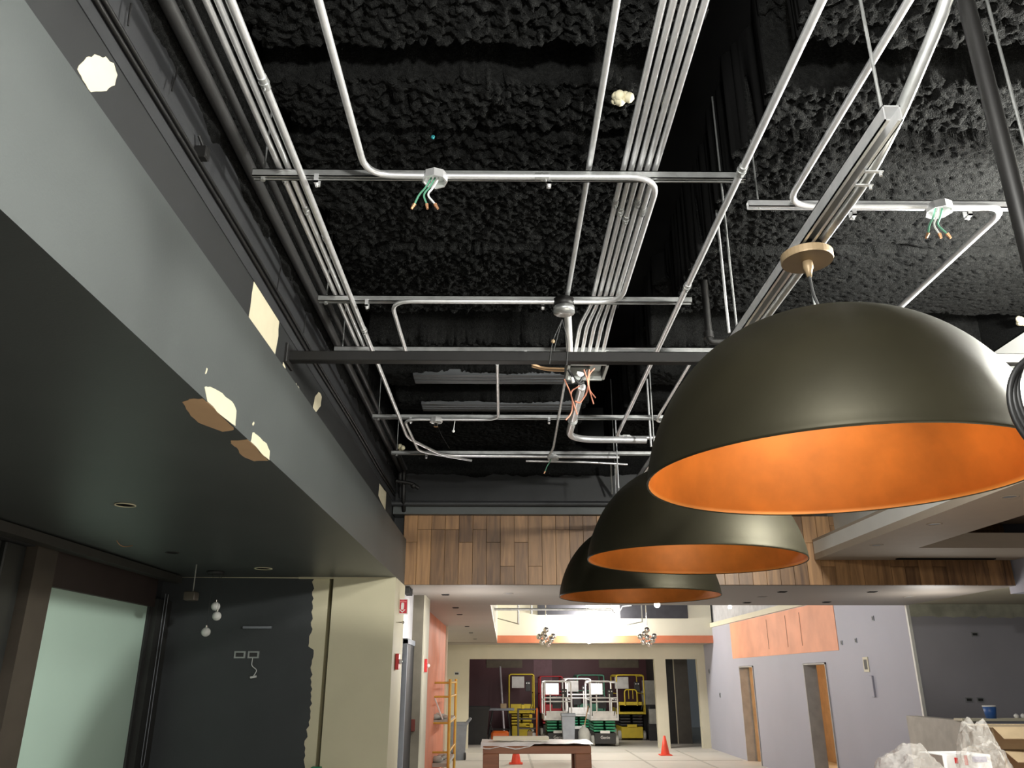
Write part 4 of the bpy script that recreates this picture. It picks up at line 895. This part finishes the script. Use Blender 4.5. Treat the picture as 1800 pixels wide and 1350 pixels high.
for s in (-1, 1):
    for y in (25.65, 26.05): MB().tube([(x2+s*.22, y, .88), (x2+s*.36, y, 0)], .025, 6).build('leg', darkp, t)
MB().tube([(x2-.3, 25.65, .35), (x2+.3, 25.65, .35)], .02, 6).build('stretcher', darkp, t)
carton('small_carton', (x2+.1, 25.8, .92), .18, .15, .13, 'small brown carton on the trestle bench', flaps=False)
c = onY(879, 1292, 24.6); t = thing('floor_machine', (c.x, 24.6, 0), 'low orange floor machine before the trestle bench', 'machine')
MB().bev((c.x-.25, 24.5, .08), (c.x+.25, 24.9, .36), .05).build('machine_body', mat('orange enamel', (.8,.16,.02), .45), t)
for s in (-1, 1): MB().lathe([(.0001,-.03),(.09,-.03),(.09,.03),(.0001,.03)], (c.x+s*.2, 24.6, .09), 12, False, Matrix.Rotation(PI/2, 3, 'Y')).build('wheel', darkp, t)
MB().tube([(c.x-.2, 24.8, .3), (c.x-.3, 24.85, .6), (c.x-.22, 24.85, .62)], .015, 6, .05).build('handle', darkp, t)
p0 = onY(887, 1245, 26.5); p0.z = 0; p1 = onY(879, 1172, 27.5); MB().tube([p0, p1], .035, 8).build('leaning_pole', mat('silver pole', (.55,.52,.55), .4, .3), label='pale pole leaning up behind the trestle bench', cat='pole')
MB().tube([(gx(944, 25.0)-.01, 25.0, 0), (gx(944, 25.0), 25.1, .95)], .022, 8).build('orange_post', mat('orange enamel', (.8,.16,.02)), label='orange upright rod beside the tool cart', cat='rod')
for k, (px, y, z, wx, h, lb) in enumerate(((1143, 27.2, .98, .42, .40, 'lower pale box of the stack behind the yellow arched lift'), (1144, 27.2, 1.38, .38, .32, 'upper pale box of the stack behind the yellow arched lift'), (1150, 26.4, .46, .30, .42, 'pale labelled box near the right jamb of the opening'))):
    carton('storage_box', (gx(px, y), y, z), wx, .3, h, lb, rubber, flaps=False)
bs = thing('dark_cabinet', (gx(1145, 27.2), 27.2, 0), 'black cabinet under the pale box stack', 'cabinet'); x = gx(1145, 27.2)-.08; MB().bev((x-.2, 27.0, 0), (x+.2, 27.5, .98), .01).build('cabinet_body', darkp, bs); MB().box((x-.005, 26.99, .05), (x+.005, 27.0, .93)).build('door_gap', greyp, bs)
x = gx(1150, 26.4); ds = thing('dark_crate', (x, 26.4, 0), 'low black crate under the pale labelled box', 'crate'); MB().bev((x-.2, 26.2, 0), (x+.2, 26.6, .46), .01).build('crate_body', darkp, ds)
t = thing('gas_bottle', (gx(1026, 23.9), 23.9, 0), 'pale rounded gas bottle left of the right white lift', 'bottle'); x = gx(1026, 23.9)
MB().lathe([(.0001, 0), (.15, 0), (.16, .05), (.16, .38), (.12, .46), (.05, .5), (.05, .56), (.0001, .56)], (x, 23.9, 0), 18).build('bottle_body', rubber, t); MB().tube([(x+.02, 23.9, .54), (x+.07, 23.9, .75), (x+.14, 23.9, 1.05)], .015, 6).build('hose', tan, t)
